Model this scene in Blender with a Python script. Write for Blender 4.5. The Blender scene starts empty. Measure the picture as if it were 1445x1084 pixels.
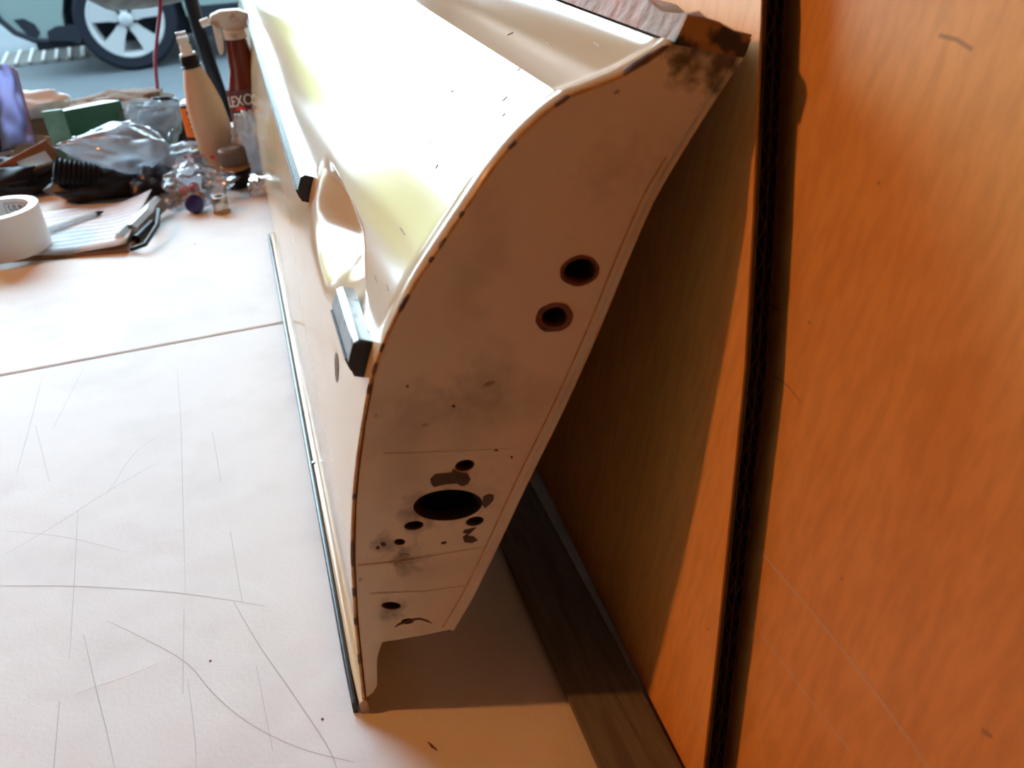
import bpy, bmesh, math, random
import numpy as np
from mathutils import Vector, Matrix, noise
random.seed(7)
scene = bpy.context.scene
COL = scene.collection

# ------------------------------------------------------------------ camera
F = 1250.0                                   # focal length in pixels of the 1445 px wide frame
CAM_H = 0.42                                 # camera height above the table top
R = np.array([[0.9550092, -0.2044192, 0.2148724],
              [-0.2893100, -0.4827343, 0.8265999],
              [-0.0652466, -0.8515752, -0.5201562]])   # world axes in camera axes (x right, y down, z forward)
C = np.array([0.0, 0.0, CAM_H])
cam_data = bpy.data.cameras.new('camera')
cam_data.sensor_width = 36.0
cam_data.lens = F / 1445.0 * 36.0
cam_data.clip_start = 0.02
cam = bpy.data.objects.new('camera', cam_data)
COL.objects.link(cam)
rt, up, bk = R[:, 0], -R[:, 1], -R[:, 2]
cam.matrix_world = Matrix(((rt[0], up[0], bk[0], C[0]), (rt[1], up[1], bk[1], C[1]),
                           (rt[2], up[2], bk[2], C[2]), (0, 0, 0, 1)))
cam_data.dof.use_dof = True
cam_data.dof.focus_distance = 0.60
cam_data.dof.aperture_fstop = 11.0
scene.camera = cam

# ------------------------------------------------------------------ sky and exposure
world = bpy.data.worlds.new('overcast_sky'); scene.world = world
world.use_nodes = True
bgn = world.node_tree.nodes['Background']
bgn.inputs['Color'].default_value = (0.60, 0.85, 1.0, 1)
bgn.inputs['Strength'].default_value = 15.5
vs = scene.view_settings
vs.view_transform = 'Standard'; vs.look = 'None'; vs.exposure = 0.0; vs.gamma = 1.0
vs.use_curve_mapping = False
LAMP_POS = (-2.50, 1.18, 2.25)
LAMP_POWER = 165.0
LAMP_COL = (1.0, 0.36, 0.08)

# ------------------------------------------------------------------ measuring helpers
def ray(px, py):
    return R @ np.array([px - 722.5, py - 542.0, F])
def on(px, py, axis, val):
    d = ray(px, py); t = (val - C[axis]) / d[axis]
    return Vector(C + t * d)
def T(px, py, z=0.0): return on(px, py, 2, z)            # point at height z above the table
YD = 0.356                                               # plane of the panel's open end
def EP(px, py, y=YD): return on(px, py, 1, y)
def pxm(p):                                              # pixels per metre at a point
    return F / (R.T @ (np.array(p) - C))[2]
def top_z(p, py):                                        # height of a point straight above p seen at row py
    lo, hi = 0.0, 1.5
    for _ in range(40):
        m = (lo + hi) / 2
        c = R.T @ (np.array((p[0], p[1], p[2] + m)) - C)
        if 542 + F * c[1] / c[2] > py: lo = m
        else: hi = m
    return m

# ------------------------------------------------------------------ object helpers
ORG = {}
def mesh_obj(name, verts, faces, mat, parent=None, smooth=True, sharp=40, origin=None):
    vs_ = [Vector(v) for v in verts]
    if parent is not None: org = ORG[parent.name]
    elif origin is not None: org = Vector(origin)
    else:
        xs = [v.x for v in vs_]; ys = [v.y for v in vs_]; zs = [v.z for v in vs_]
        org = Vector(((min(xs) + max(xs)) / 2, (min(ys) + max(ys)) / 2, min(zs)))
    me = bpy.data.meshes.new(name)
    me.from_pydata([tuple(v - org) for v in vs_], [], [tuple(f) for f in faces])
    bm = bmesh.new(); bm.from_mesh(me)
    bmesh.ops.remove_doubles(bm, verts=bm.verts, dist=1e-6)
    bmesh.ops.recalc_face_normals(bm, faces=bm.faces)
    bm.to_mesh(me); bm.free()
    if smooth:
        for p in me.polygons: p.use_smooth = True
        try: me.set_sharp_from_angle(angle=math.radians(sharp))
        except Exception: pass
    me.materials.append(mat)
    o = bpy.data.objects.new(name, me); COL.objects.link(o)
    if parent is None: o.location = org
    else: o.parent = parent
    ORG[o.name] = org
    return o
def tag(o, label, cat, group=None, kind=None):
    if label: o['label'] = label
    if cat: o['category'] = cat
    if group: o['group'] = group
    if kind: o['kind'] = kind
    return o
def thing(name, label, cat, loc, group=None):
    o = bpy.data.objects.new(name, None); COL.objects.link(o)
    o.location = loc; o.empty_display_size = 0.05
    ORG[o.name] = Vector(loc)
    return tag(o, label, cat, group)

def join(*parts):
    V, Fc = [], []
    for v, f in parts:
        k = len(V); V += [Vector(x) for x in v]; Fc += [tuple(i + k for i in q) for q in f]
    return V, Fc
def box(x0, x1, y0, y1, z0, z1):
    v = [(x, y, z) for z in (z0, z1) for y in (y0, y1) for x in (x0, x1)]
    f = [(0, 2, 3, 1), (4, 5, 7, 6), (0, 1, 5, 4), (2, 6, 7, 3), (0, 4, 6, 2), (1, 3, 7, 5)]
    return [Vector(q) for q in v], f
def xf(g, M): return [M @ Vector(v) for v in g[0]], g[1]
def bevel_box(sx, sy, sz, b=0.002, seg=2):
    bm = bmesh.new(); bmesh.ops.create_cube(bm, size=1)
    for v in bm.verts: v.co = Vector((v.co.x * sx, v.co.y * sy, v.co.z * sz))
    bmesh.ops.bevel(bm, geom=list(bm.edges), offset=b, segments=seg, affect='EDGES', profile=0.5)
    bm.verts.index_update()
    r = [v.co.copy() for v in bm.verts], [tuple(v.index for v in f.verts) for f in bm.faces]
    bm.free(); return r
def prism(poly, d):
    """polygon (3-D points, any plane) swept by vector d"""
    n = len(poly); d = Vector(d)
    v = [Vector(p) for p in poly] + [Vector(p) + d for p in poly]
    f = [tuple(range(n - 1, -1, -1)), tuple(range(n, 2 * n))]
    f += [(i, (i + 1) % n, n + (i + 1) % n, n + i) for i in range(n)]
    return v, f
def loft(rings, close=True, caps=True):
    n = len(rings[0]); v = [Vector(p) for r in rings for p in r]; f = []
    for i in range(len(rings) - 1):
        for j in range(n if close else n - 1):
            a = i * n + j; b = i * n + (j + 1) % n
            f.append((a, b, b + n, a + n))
    if caps and close:
        f.append(tuple(range(n - 1, -1, -1))); f.append(tuple((len(rings) - 1) * n + j for j in range(n)))
    return v, f
def lathe(prof, n=28, ex=1.0, ey=1.0, caps=True):
    rings = [[(r * ex * math.cos(2 * math.pi * k / n), r * ey * math.sin(2 * math.pi * k / n), z) for k in range(n)] for r, z in prof]
    return loft(rings, True, caps)
def tube(pts, rad, n=10, caps=True):
    pts = [Vector(p) for p in pts]; m = len(pts)
    if not hasattr(rad, '__len__'): rad = [rad] * m
    rings = []; prev = None
    for i, p in enumerate(pts):
        t = (pts[min(i + 1, m - 1)] - pts[max(i - 1, 0)]).normalized()
        if prev is None:
            a = Vector((0, 0, 1)) if abs(t.z) < 0.9 else Vector((1, 0, 0))
            u = t.cross(a).normalized()
        else: u = (prev - t * prev.dot(t)).normalized()
        prev = u; w = t.cross(u)
        rings.append([p + (u * math.cos(2 * math.pi * k / n) + w * math.sin(2 * math.pi * k / n)) * rad[i] for k in range(n)])
    return loft(rings, True, caps)
def smooth_pts(pts, n=6):
    P = [Vector(p) for p in pts]; out = []
    for i in range(len(P) - 1):
        p0 = P[max(i - 1, 0)]; p1 = P[i]; p2 = P[i + 1]; p3 = P[min(i + 2, len(P) - 1)]
        for k in range(n):
            t = k / n
            out.append(0.5 * ((2 * p1) + (p2 - p0) * t + (2 * p0 - 5 * p1 + 4 * p2 - p3) * t * t + (3 * p1 - p0 - 3 * p2 + p3) * t ** 3))
    out.append(P[-1]); return out
def sheet(grid, th=None):
    """grid: rows of points -> surface"""
    n = len(grid[0]); v = [Vector(p) for r in grid for p in r]
    f = [(i * n + j, i * n + j + 1, (i + 1) * n + j + 1, (i + 1) * n + j) for i in range(len(grid) - 1) for j in range(n - 1)]
    return v, f
def thick(o, t, off=-1):
    m = o.modifiers.new('solidify', 'SOLIDIFY'); m.thickness = t; m.offset = off; return o

# ------------------------------------------------------------------ materials
def mat(name, col, rough=0.5, metal=0.0, col2=None, vscale=8, stretch=(1, 1, 1), lo=0.4, hi=0.65, bump=0.0, bscale=60,
        bdist=0.001, coat=0.0, spec=0.5, trans=0.0, alpha=1.0, sub=0.0, detail=4, rough2=None):
    m = bpy.data.materials.new(name); m.use_nodes = True
    nt = m.node_tree; b = nt.nodes['Principled BSDF']
    b.inputs['Base Color'].default_value = (*col, 1); b.inputs['Roughness'].default_value = rough
    b.inputs['Metallic'].default_value = metal; b.inputs['Coat Weight'].default_value = coat
    b.inputs['Coat Roughness'].default_value = 0.06
    b.inputs['Specular IOR Level'].default_value = spec; b.inputs['Transmission Weight'].default_value = trans
    b.inputs['Alpha'].default_value = alpha
    if sub: b.inputs['Subsurface Weight'].default_value = sub; b.inputs['Subsurface Scale'].default_value = 0.01
    tc = nt.nodes.new('ShaderNodeTexCoord'); mp = nt.nodes.new('ShaderNodeMapping')
    mp.inputs['Scale'].default_value = stretch
    nt.links.new(tc.outputs['Object'], mp.inputs['Vector'])
    if col2 is not None:
        no = nt.nodes.new('ShaderNodeTexNoise'); no.inputs['Scale'].default_value = vscale; no.inputs['Detail'].default_value = detail
        rp = nt.nodes.new('ShaderNodeValToRGB')
        rp.color_ramp.elements[0].position = lo; rp.color_ramp.elements[0].color = (*col, 1)
        rp.color_ramp.elements[1].position = hi; rp.color_ramp.elements[1].color = (*col2, 1)
        nt.links.new(mp.outputs[0], no.inputs['Vector']); nt.links.new(no.outputs['Fac'], rp.inputs['Fac'])
        nt.links.new(rp.outputs['Color'], b.inputs['Base Color'])
        if rough2 is not None:
            mr = nt.nodes.new('ShaderNodeMapRange'); mr.inputs['From Min'].default_value = lo; mr.inputs['From Max'].default_value = hi
            mr.inputs['To Min'].default_value = rough; mr.inputs['To Max'].default_value = rough2
            nt.links.new(no.outputs['Fac'], mr.inputs['Value']); nt.links.new(mr.outputs[0], b.inputs['Roughness'])
    if bump:
        n2 = nt.nodes.new('ShaderNodeTexNoise'); n2.inputs['Scale'].default_value = bscale; n2.inputs['Detail'].default_value = 3
        bp = nt.nodes.new('ShaderNodeBump'); bp.inputs['Strength'].default_value = bump; bp.inputs['Distance'].default_value = bdist
        nt.links.new(mp.outputs[0], n2.inputs['Vector']); nt.links.new(n2.outputs['Fac'], bp.inputs['Height'])
        nt.links.new(bp.outputs[0], b.inputs['Normal'])
    return m
def film(name, tint=(0.95, 0.97, 1.0), clear=0.72, gloss=0.5, milky=(0.8, 0.83, 0.88)):
    """thin clear plastic film: see-through, a gloss, a little milkiness"""
    m = bpy.data.materials.new(name); m.use_nodes = True; nt = m.node_tree
    for n in list(nt.nodes): nt.nodes.remove(n)
    out = nt.nodes.new('ShaderNodeOutputMaterial')
    tr = nt.nodes.new('ShaderNodeBsdfTransparent'); tr.inputs['Color'].default_value = (*tint, 1)
    df = nt.nodes.new('ShaderNodeBsdfDiffuse'); df.inputs['Color'].default_value = (*milky, 1)
    tl = nt.nodes.new('ShaderNodeBsdfTranslucent'); tl.inputs['Color'].default_value = (*milky, 1)
    gl = nt.nodes.new('ShaderNodeBsdfGlossy'); gl.inputs['Roughness'].default_value = 0.12
    m0 = nt.nodes.new('ShaderNodeMixShader'); m0.inputs[0].default_value = 0.5
    m1 = nt.nodes.new('ShaderNodeMixShader'); m1.inputs[0].default_value = clear
    m2 = nt.nodes.new('ShaderNodeMixShader')
    fr = nt.nodes.new('ShaderNodeFresnel'); fr.inputs['IOR'].default_value = 1.0 + gloss
    L = nt.links.new
    L(df.outputs[0], m0.inputs[1]); L(tl.outputs[0], m0.inputs[2])
    L(m0.outputs[0], m1.inputs[1]); L(tr.outputs[0], m1.inputs[2])
    L(fr.outputs[0], m2.inputs[0]); L(m1.outputs[0], m2.inputs[1]); L(gl.outputs[0], m2.inputs[2])
    L(m2.outputs[0], out.inputs['Surface'])
    return m

M_TABLE = mat('white_table_plastic', (0.80, 0.80, 0.80), 0.60, col2=(0.74, 0.735, 0.73), vscale=16, lo=0.5, hi=0.75, bump=0.35, bscale=420, bdist=0.0006, spec=0.15)
def add_dimples(m):
    nt = m.node_tree; old = [n for n in nt.nodes if n.type == 'BUMP'][0]
    tc = nt.nodes.new('ShaderNodeTexCoord'); vo = nt.nodes.new('ShaderNodeTexVoronoi'); vo.feature = 'SMOOTH_F1'; vo.inputs['Scale'].default_value = 42
    b2 = nt.nodes.new('ShaderNodeBump'); b2.inputs['Strength'].default_value = 0.22; b2.inputs['Distance'].default_value = 0.004
    nt.links.new(tc.outputs['Object'], vo.inputs['Vector']); nt.links.new(vo.outputs['Distance'], b2.inputs['Height'])
    nt.links.new(b2.outputs[0], old.inputs['Normal'])
add_dimples(M_TABLE)
M_SCR = mat('scratch_grey', (0.50, 0.49, 0.48), 0.7)
M_SCRL = mat('scratch_white', (0.95, 0.95, 0.95), 0.6)
M_CREAM = mat('cream_paint', (0.64, 0.50, 0.31), 0.13, col2=(0.60, 0.46, 0.28), vscale=5, spec=0.4)
M_END = mat('cream_paint_scuffed_lightened', (0.84, 0.67, 0.42), 0.45, col2=(0.46, 0.34, 0.20), vscale=14, lo=0.50, hi=0.82, bump=0.15, bscale=90, bdist=0.0004)  # scuffed, same paint as the skin; base lightened to offset shade on the end
M_EDGE = mat('amber_primer_edge', (0.72, 0.42, 0.13), 0.35, col2=(0.5, 0.27, 0.08), vscale=120)
M_CHIP = mat('bare_brown_chip', (0.10, 0.055, 0.03), 0.7, col2=(0.22, 0.12, 0.07), vscale=200)
M_BROWN = mat('bare_brown_primer', (0.09, 0.045, 0.025), 0.6, col2=(0.05, 0.025, 0.015), vscale=90)
M_GROM = mat('red_brown_primer', (0.20, 0.055, 0.03), 0.55, col2=(0.09, 0.03, 0.02), vscale=150)
M_SMUDGE = mat('grime_mark', (0.34, 0.24, 0.14), 0.6, col2=(0.50, 0.38, 0.23), vscale=160)
M_CAV = mat('painted_cavity_shade', (0.02, 0.015, 0.012), 0.9)  # shade inside the latch opening put into the colour of its walls
M_HEM = mat('grey_pink_filler', (0.40, 0.34, 0.30), 0.8, col2=(0.50, 0.29, 0.24), vscale=25, lo=0.52, hi=0.68, bump=1.0, bscale=70, bdist=0.004)
M_RUST = mat('rusty_hem_end', (0.42, 0.20, 0.06), 0.7, col2=(0.05, 0.03, 0.02), vscale=60, lo=0.46, hi=0.56, bump=1.0, bscale=90, bdist=0.003)
M_CHROME = mat('worn_chrome', (0.42, 0.42, 0.42), 0.35, 1.0, col2=(0.22, 0.21, 0.2), vscale=130, lo=0.55, hi=0.7, bump=0.2, bscale=200, bdist=0.0005)
M_INSERT = mat('grey_rubber_insert', (0.05, 0.052, 0.056), 0.6, col2=(0.075, 0.075, 0.075), vscale=80, spec=0.15)
M_BLKRUB = mat('black_rubber', (0.013, 0.014, 0.018), 0.25, spec=0.6)
M_LATH = mat('grey_weathered_wood', (0.17, 0.166, 0.162), 0.75, col2=(0.12, 0.117, 0.114), vscale=30, stretch=(8, 0.6, 8), bump=0.3, bscale=40)
M_CARD = mat('dark_corrugated_card', (0.028, 0.018, 0.012), 0.9, col2=(0.05, 0.03, 0.018), vscale=200)

def plywood(name):
    m = mat(name, (0.90, 0.47, 0.13), 0.5, col2=(0.80, 0.39, 0.095), vscale=6, stretch=(6, 6, 0.7), lo=0.3, hi=0.75, bump=0.12, bscale=60, bdist=0.0006, detail=8)
    nt = m.node_tree; b = nt.nodes['Principled BSDF']
    tc = nt.nodes.new('ShaderNodeTexCoord'); mp = nt.nodes.new('ShaderNodeMapping'); mp.inputs['Scale'].default_value = (130, 130, 7)
    n = nt.nodes.new('ShaderNodeTexNoise'); n.inputs['Scale'].default_value = 1.6; n.inputs['Detail'].default_value = 5
    rp = nt.nodes.new('ShaderNodeValToRGB')
    rp.color_ramp.elements[0].position = 0.36; rp.color_ramp.elements[0].color = (0.86, 0.82, 0.78, 1)
    rp.color_ramp.elements[1].position = 0.6; rp.color_ramp.elements[1].color = (1, 1, 1, 1)
    mx = nt.nodes.new('ShaderNodeMix'); mx.data_type = 'RGBA'; mx.blend_type = 'MULTIPLY'; mx.inputs[0].default_value = 0.8
    old = b.inputs['Base Color'].links[0].from_socket
    L = nt.links.new
    L(tc.outputs['Object'], mp.inputs[0]); L(mp.outputs[0], n.inputs['Vector']); L(n.outputs['Fac'], rp.inputs['Fac'])
    L(old, mx.inputs[6]); L(rp.outputs['Color'], mx.inputs[7]); L(mx.outputs[2], b.inputs['Base Color'])
    return m
M_PLY = plywood('birch_plywood_face')
M_WALL = mat('garage_wall_paint', (0.06, 0.04, 0.03), 0.9)
M_CEIL = mat('garage_ceiling', (0.12, 0.085, 0.055), 0.9)
M_CONC = mat('concrete_floor', (0.28, 0.27, 0.26), 0.85, col2=(0.22, 0.21, 0.2), vscale=6)
M_ASPH = mat('asphalt', (0.036, 0.041, 0.046), 0.95, col2=(0.031, 0.036, 0.040), vscale=3, bump=0.4, bscale=90, bdist=0.01, spec=0.08)
M_BLACK = mat('black_plastic', (0.010, 0.010, 0.013), 0.4, spec=0.22)
M_WHITE = mat('white_plastic', (0.75, 0.74, 0.72), 0.4)

# ------------------------------------------------------------------ the setting
GZ = -0.72
def struct(name, g, m):
    o = mesh_obj(name, g[0], g[1], m, smooth=False); o['kind'] = 'structure'; return o
FW = 2.70                                     # garage front wall with its door opening
struct('floor', box(-3.2, 0.6, -2.6, FW + 0.12, GZ - 0.1, GZ), M_CONC)
struct('ceiling', box(-3.3, 0.85, -2.7, FW + 0.12, 2.62, 2.72), M_CEIL)
struct('wall_left', box(-3.3, -3.2, -2.6, FW, GZ, 2.62), M_WALL)
struct('wall_right', box(0.50, 0.60, -2.6, FW, GZ, 2.62), M_WALL)
struct('wall_back', box(-3.3, 0.6, -2.7, -2.6, GZ, 2.62), M_WALL)
struct('wall_front', join(box(-3.3, 0.6, FW, FW + 0.12, 1.95, 2.62), box(0.32, 0.6, FW, FW + 0.12, GZ, 1.95), box(-3.3, -1.7, FW, FW + 0.12, GZ, 1.95)), M_WALL)
g = mesh_obj('ground', *box(-60, 60, FW + 0.12, 90, GZ - 0.12, GZ - 0.01), M_ASPH, smooth=False)
tag(g, 'bluish grey asphalt driveway outside the garage', 'ground', kind='structure')

# ceiling bulb
lamp = thing('ceiling_lamp', 'bare warm bulb in a ceiling holder above the table', 'lamp', (LAMP_POS[0], LAMP_POS[1], LAMP_POS[2]))
mesh_obj('holder', *xf(lathe([(0.05, 0.2), (0.05, 0.17), (0.02, 0.16), (0.02, 0.05), (0.016, 0.045)], 20), Matrix.Translation(LAMP_POS)), M_WHITE, lamp)
ld = bpy.data.lights.new('bulb', 'POINT'); ld.energy = LAMP_POWER; ld.color = LAMP_COL; ld.shadow_soft_size = 0.05
lo_ = bpy.data.objects.new('bulb', ld); COL.objects.link(lo_); lo_.parent = lamp

# ------------------------------------------------------------------ folding table
TX0, TX1, TY0, TY1 = -0.47, 0.30, -0.03, 1.80
SEAM = T(200, 492.5).y
table = thing('folding_table', 'white plastic folding table with a centre seam, scratched all over', 'table', ((TX0 + TX1) / 2, SEAM, GZ))
def tpanel(y0, y1):
    cx, cy = (TX0 + TX1) / 2, (y0 + y1) / 2
    g = xf(bevel_box(TX1 - TX0, y1 - y0, 0.04, 0.003, 3), Matrix.Translation((cx, cy, -0.02)))
    return mesh_obj('table_panel', *g, M_TABLE, table, smooth=False)
near_panel = tpanel(TY0, SEAM - 0.0008); far_panel = tpanel(SEAM + 0.0008, TY1)
for sx in (TX0 + 0.08, TX1 - 0.08):
    for sy in (TY0 + 0.25, TY1 - 0.25):
        mesh_obj('leg', *tube([(sx, sy, GZ + 0.0), (sx, sy, -0.04)], 0.014, 12), M_INSERT, table)
for sy in (TY0 + 0.25, TY1 - 0.25):
    mesh_obj('leg_brace', *tube([(TX0 + 0.08, sy, GZ + 0.2), (TX1 - 0.08, sy, GZ + 0.2)], 0.011, 10), M_INSERT, table)
def strip_on_table(pix, w, m, name='scratch', z=0.00012, par=None):
    P = smooth_pts([T(*p) for p in pix], 4) if len(pix) > 2 else [T(*pix[0]), T(*pix[1])]
    V, Fc = [], []
    n = len(P)
    for i, p in enumerate(P):
        t = (P[min(i + 1, n - 1)] - P[max(i - 1, 0)]).normalized(); s = Vector((-t.y, t.x, 0))
        k = w * (0.35 + 0.65 * math.sin(math.pi * (i + 0.5) / n))
        V += [Vector((p.x, p.y, z)) + s * k, Vector((p.x, p.y, z)) - s * k]
    Fc = [(2 * i, 2 * i + 1, 2 * i + 3, 2 * i + 2) for i in range(n - 1)]
    return mesh_obj(name, V, Fc, m, par or near_panel, smooth=False)
SCR = [([(0, 827), (120, 828), (260, 838), (375, 856)], .00035), ([(262, 840), (258, 700), (255, 590), (250, 520)], .0002),
       ([(0, 787), (80, 740), (150, 695), (228, 650)], .00025), ([(330, 850), (365, 910), (410, 975), (460, 1050), (475, 1084)], .00045),
       ([(150, 876), (200, 900), (262, 935), (300, 978), (350, 1020), (420, 1055), (500, 1076)], .0004),
       ([(118, 895), (135, 970), (150, 1030), (162, 1084)], .0003), ([(110, 720), (105, 820), (98, 930)], .0002),
       ([(265, 958), (275, 1040), (277, 1084)], .0002), ([(84, 990), (76, 1084)], .0003), ([(325, 750), (342, 850)], .0002),
       ([(60, 530), (45, 590), (24, 668)], .00025), ([(50, 600), (70, 680)], .0002), ([(150, 700), (190, 640), (230, 612)], .0002),
       ([(0, 749), (90, 758), (180, 780)], .0002), ([(362, 940), (385, 1060)], .0002), ([(300, 610), (312, 680)], .0002), ([(118, 520), (75, 605)], .0002), ([(260, 860), (258, 980)], .0002)]
for p, w in SCR: strip_on_table(p, w, M_SCR)
strip_on_table([(113, 975), (180, 953), (242, 926)], .0004, M_SCRL)
for p in [(297, 933), (455, 1015), (275, 345)]:
    c = T(*p); mesh_obj('speck', *xf(lathe([(0.0009, 0), (0.0007, 0.0004), (0.0002, 0.0006)], 6), Matrix.Translation((c.x, c.y, 0))), M_CHIP, near_panel)
c = T(610, 1052)
mesh_obj('wood_sliver', *tube([T(604, 1047, .0006), T(609, 1053, .0008), T(616, 1059, .0006)], [.0003, .0007, .0003], 6), M_CHIP, near_panel)

# ------------------------------------------------------------------ the panel: outer skin profile (end plane)
PX = [(514, 985), (508, 930), (503, 880), (500, 830), (498, 780), (499, 730), (502, 680), (508, 630), (516, 580), (525, 535),
      (540, 490), (560, 447), (588, 398), (620, 350), (660, 290), (700, 232), (735, 192), (770, 160), (800, 138),
      (835, 125), (870, 111), (905, 92), (930, 76), (948, 62)]
PK = [EP(*q) for q in PX]
NS = 10
def catmull(P, n):
    out = []
    for i in range(len(P) - 1):
        p0 = P[max(i - 1, 0)]; p1 = P[i]; p2 = P[i + 1]; p3 = P[min(i + 2, len(P) - 1)]
        for k in range(n):
            t = k / n
            out.append(0.5 * ((2 * p1) + (p2 - p0) * t + (2 * p0 - 5 * p1 + 4 * p2 - p3) * t * t + (3 * p1 - p0 - 3 * p2 + p3) * t ** 3))
    out.append(P[-1].copy()); return out
a_ = catmull(PK[:19], NS); b_ = catmull(PK[18:], NS)
PROF = a_ + b_[1:]                      # crease kept at knot 18
NP = len(PROF)
def pnorm(i):
    i = int(max(0, min(NP - 1, i)))
    t = (PROF[min(i + 2, NP - 1)] - PROF[max(i - 2, 0)]).normalized()
    return Vector((-t.z, 0, t.x))        # outwards (left / up)
def ppos(p):
    x = max(0, min(NP - 1.001, p * NS)); i = int(x); return PROF[i].lerp(PROF[i + 1], x - i)
def skin_uv(px, py):
    d = ray(px, py); best = None
    for i in range(NP - 1):
        a, b = PROF[i], PROF[i + 1]; ex, ez = b.x - a.x, b.z - a.z
        det = -d[0] * ez + d[2] * ex
        if abs(det) < 1e-12: continue
        rx, rz = a.x - C[0], a.z - C[2]
        t = (-rx * ez + rz * ex) / det; s = (d[0] * rz - d[2] * rx) / det
        if t > 0 and -0.001 <= s <= 1.001 and (best is None or t < best[0]): best = (t, (i + s) / NS, C[1] + t * d[1])
    return best[1], best[2]
def sstep(a, b, x):
    t = max(0, min(1, (x - a) / (b - a))); return t * t * (3 - 2 * t)
Y_END = 2.05
ys = [YD + k * 0.0018 for k in range(160)]
while ys[-1] < Y_END: ys.append(ys[-1] + 0.012)
def scoop(p, y):
    fy = sstep(0.640, 0.530, y) * max(0, min(1, (y - 0.400) / 0.125)) ** 0.9
    top = 11.15 - 1.0 * sstep(0.47, 0.40, y)
    bot = 7.6 + 0.9 * sstep(0.52, 0.44, y)
    gp = sstep(bot - 0.2, bot + 1.9, p) * sstep(top + 0.05, top - 0.75, p)
    return 0.024 * fy * gp
def plow(y):
    return 5.2 * sstep(1.10, 2.0, y) * (1 if y > 1.1 else 0)
def skin_pt(p, y, lift=0.0):
    q = ppos(p); n = pnorm(p * NS)
    d = -scoop(p, y)
    d += 0.0020 * math.exp(-((y - YD - 0.006) / 0.006) ** 2) * sstep(9, 13, p)          # rolled lip along the end
    d += 0.0012 * math.sin(y * 9 + p * 0.7) * sstep(0.5, 0.9, y)                        # slight waviness of the sheet
    q = q + n * (d + lift); return Vector((q.x, y, q.z))
grid = []
for y in ys:
    pl = plow(y); pm = 23
    row = []
    for k in range(NP):
        p = pl + (pm - pl) * k / (NP - 1)
        row.append(skin_pt(p, y))
    grid.append(row)
door = thing('body_panel', 'cream painted hollow car body panel standing on edge, leaning on the plywood', 'car panel', (PROF[0].x, YD, 0))
skin = mesh_obj('outer_skin', *sheet(grid), M_CREAM, door, sharp=28)
thick(skin, 0.0012, -1)

# end panel with real openings
RIGHT = [(1047, 76), (1016, 122), (985, 170), (952, 224), (925, 270), (908, 305), (880, 370), (858, 425), (835, 480), (790, 580), (740, 682), (700, 768), (666, 838), (650, 866), (637, 888)]
LOW = [(600, 896), (560, 903), (540, 906), (534, 914), (532, 935), (532, 968), (526, 978)]
def ell(cx, cy, a, b, ang, n=28, wob=0.0):
    ca, sa = math.cos(math.radians(ang)), math.sin(math.radians(ang)); out = []
    for k in range(n):
        t = 2 * math.pi * k / n; w = 1 + wob * noise.noise(Vector((math.cos(t) * 2 + cx, math.sin(t) * 2, cy)))
        x, y = a * math.cos(t) * w, b * math.sin(t) * w
        out.append((cx + x * ca - y * sa, cy + x * sa + y * ca))
    return out
HOLES = [('grommet_hole', ell(818, 382, 24, 18, -12)), ('grommet_hole', ell(783, 448, 19, 15, -14)),
         ('latch_opening', ell(632, 713, 49, 22, -4, 36)), ('screw_hole', ell(656, 657, 14, 8, -12)), ('screw_hole', ell(584, 742, 14, 6.5, -8)),
         ('screw_hole', ell(670, 736, 13, 6.5, -12)), ('bolt_hole', ell(552, 855, 14, 5.5, 2)), ('small_hole', ell(564, 765, 8, 4.5, 0)), ('small_hole', ell(575, 877, 9, 4, -6))]
def fill_loops(outer, holes, name, m, parent, dy=0.0):
    bm = bmesh.new(); org = ORG[parent.name]
    for lp in [outer] + holes:
        vs_ = [bm.verts.new(Vector((p.x, p.y + dy, p.z)) - org) for p in lp]
        for i in range(len(vs_)): bm.edges.new((vs_[i], vs_[(i + 1) % len(vs_)]))
    bmesh.ops.triangle_fill(bm, edges=bm.edges[:], use_beauty=True, use_dissolve=False, normal=Vector((0, -1, 0)))
    me = bpy.data.meshes.new(name); bm.to_mesh(me); bm.free(); me.materials.append(m)
    o = bpy.data.objects.new(name, me); COL.objects.link(o); o.parent = parent; ORG[o.name] = org
    return o
edge_loop = [Vector(p) for p in PROF[::3]]
if (edge_loop[-1] - PROF[-1]).length > 1e-6: edge_loop.append(PROF[-1])
edge_loop = [Vector((p.x, YD, p.z)) + pnorm(min(i * 3, NP - 1)) * -0.0002 for i, p in enumerate(edge_loop)]
outer = edge_loop + [EP(*q) for q in RIGHT + LOW]
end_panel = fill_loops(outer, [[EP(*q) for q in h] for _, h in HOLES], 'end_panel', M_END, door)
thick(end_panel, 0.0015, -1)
for nm, h in HOLES:
    dep = 0.012 if nm in ('grommet_hole',) else 0.006
    big = 1.0
    r0 = [EP(*q) for q in h]; c0 = sum(r0, Vector()) / len(r0)
    rings = [[Vector((p.x, YD + 0.0003 + dep * s, p.z)).lerp(Vector((c0.x, YD + dep * s, c0.z)), 0.18 * s) for p in r0] for s in (0, 0.3, 1.0)]
    o = mesh_obj(nm, *loft(rings, True, False), M_GROM if nm == 'grommet_hole' else (M_CAV if nm == 'latch_opening' else M_BROWN), end_panel)
    thick(o, 0.0004, 0)
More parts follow.
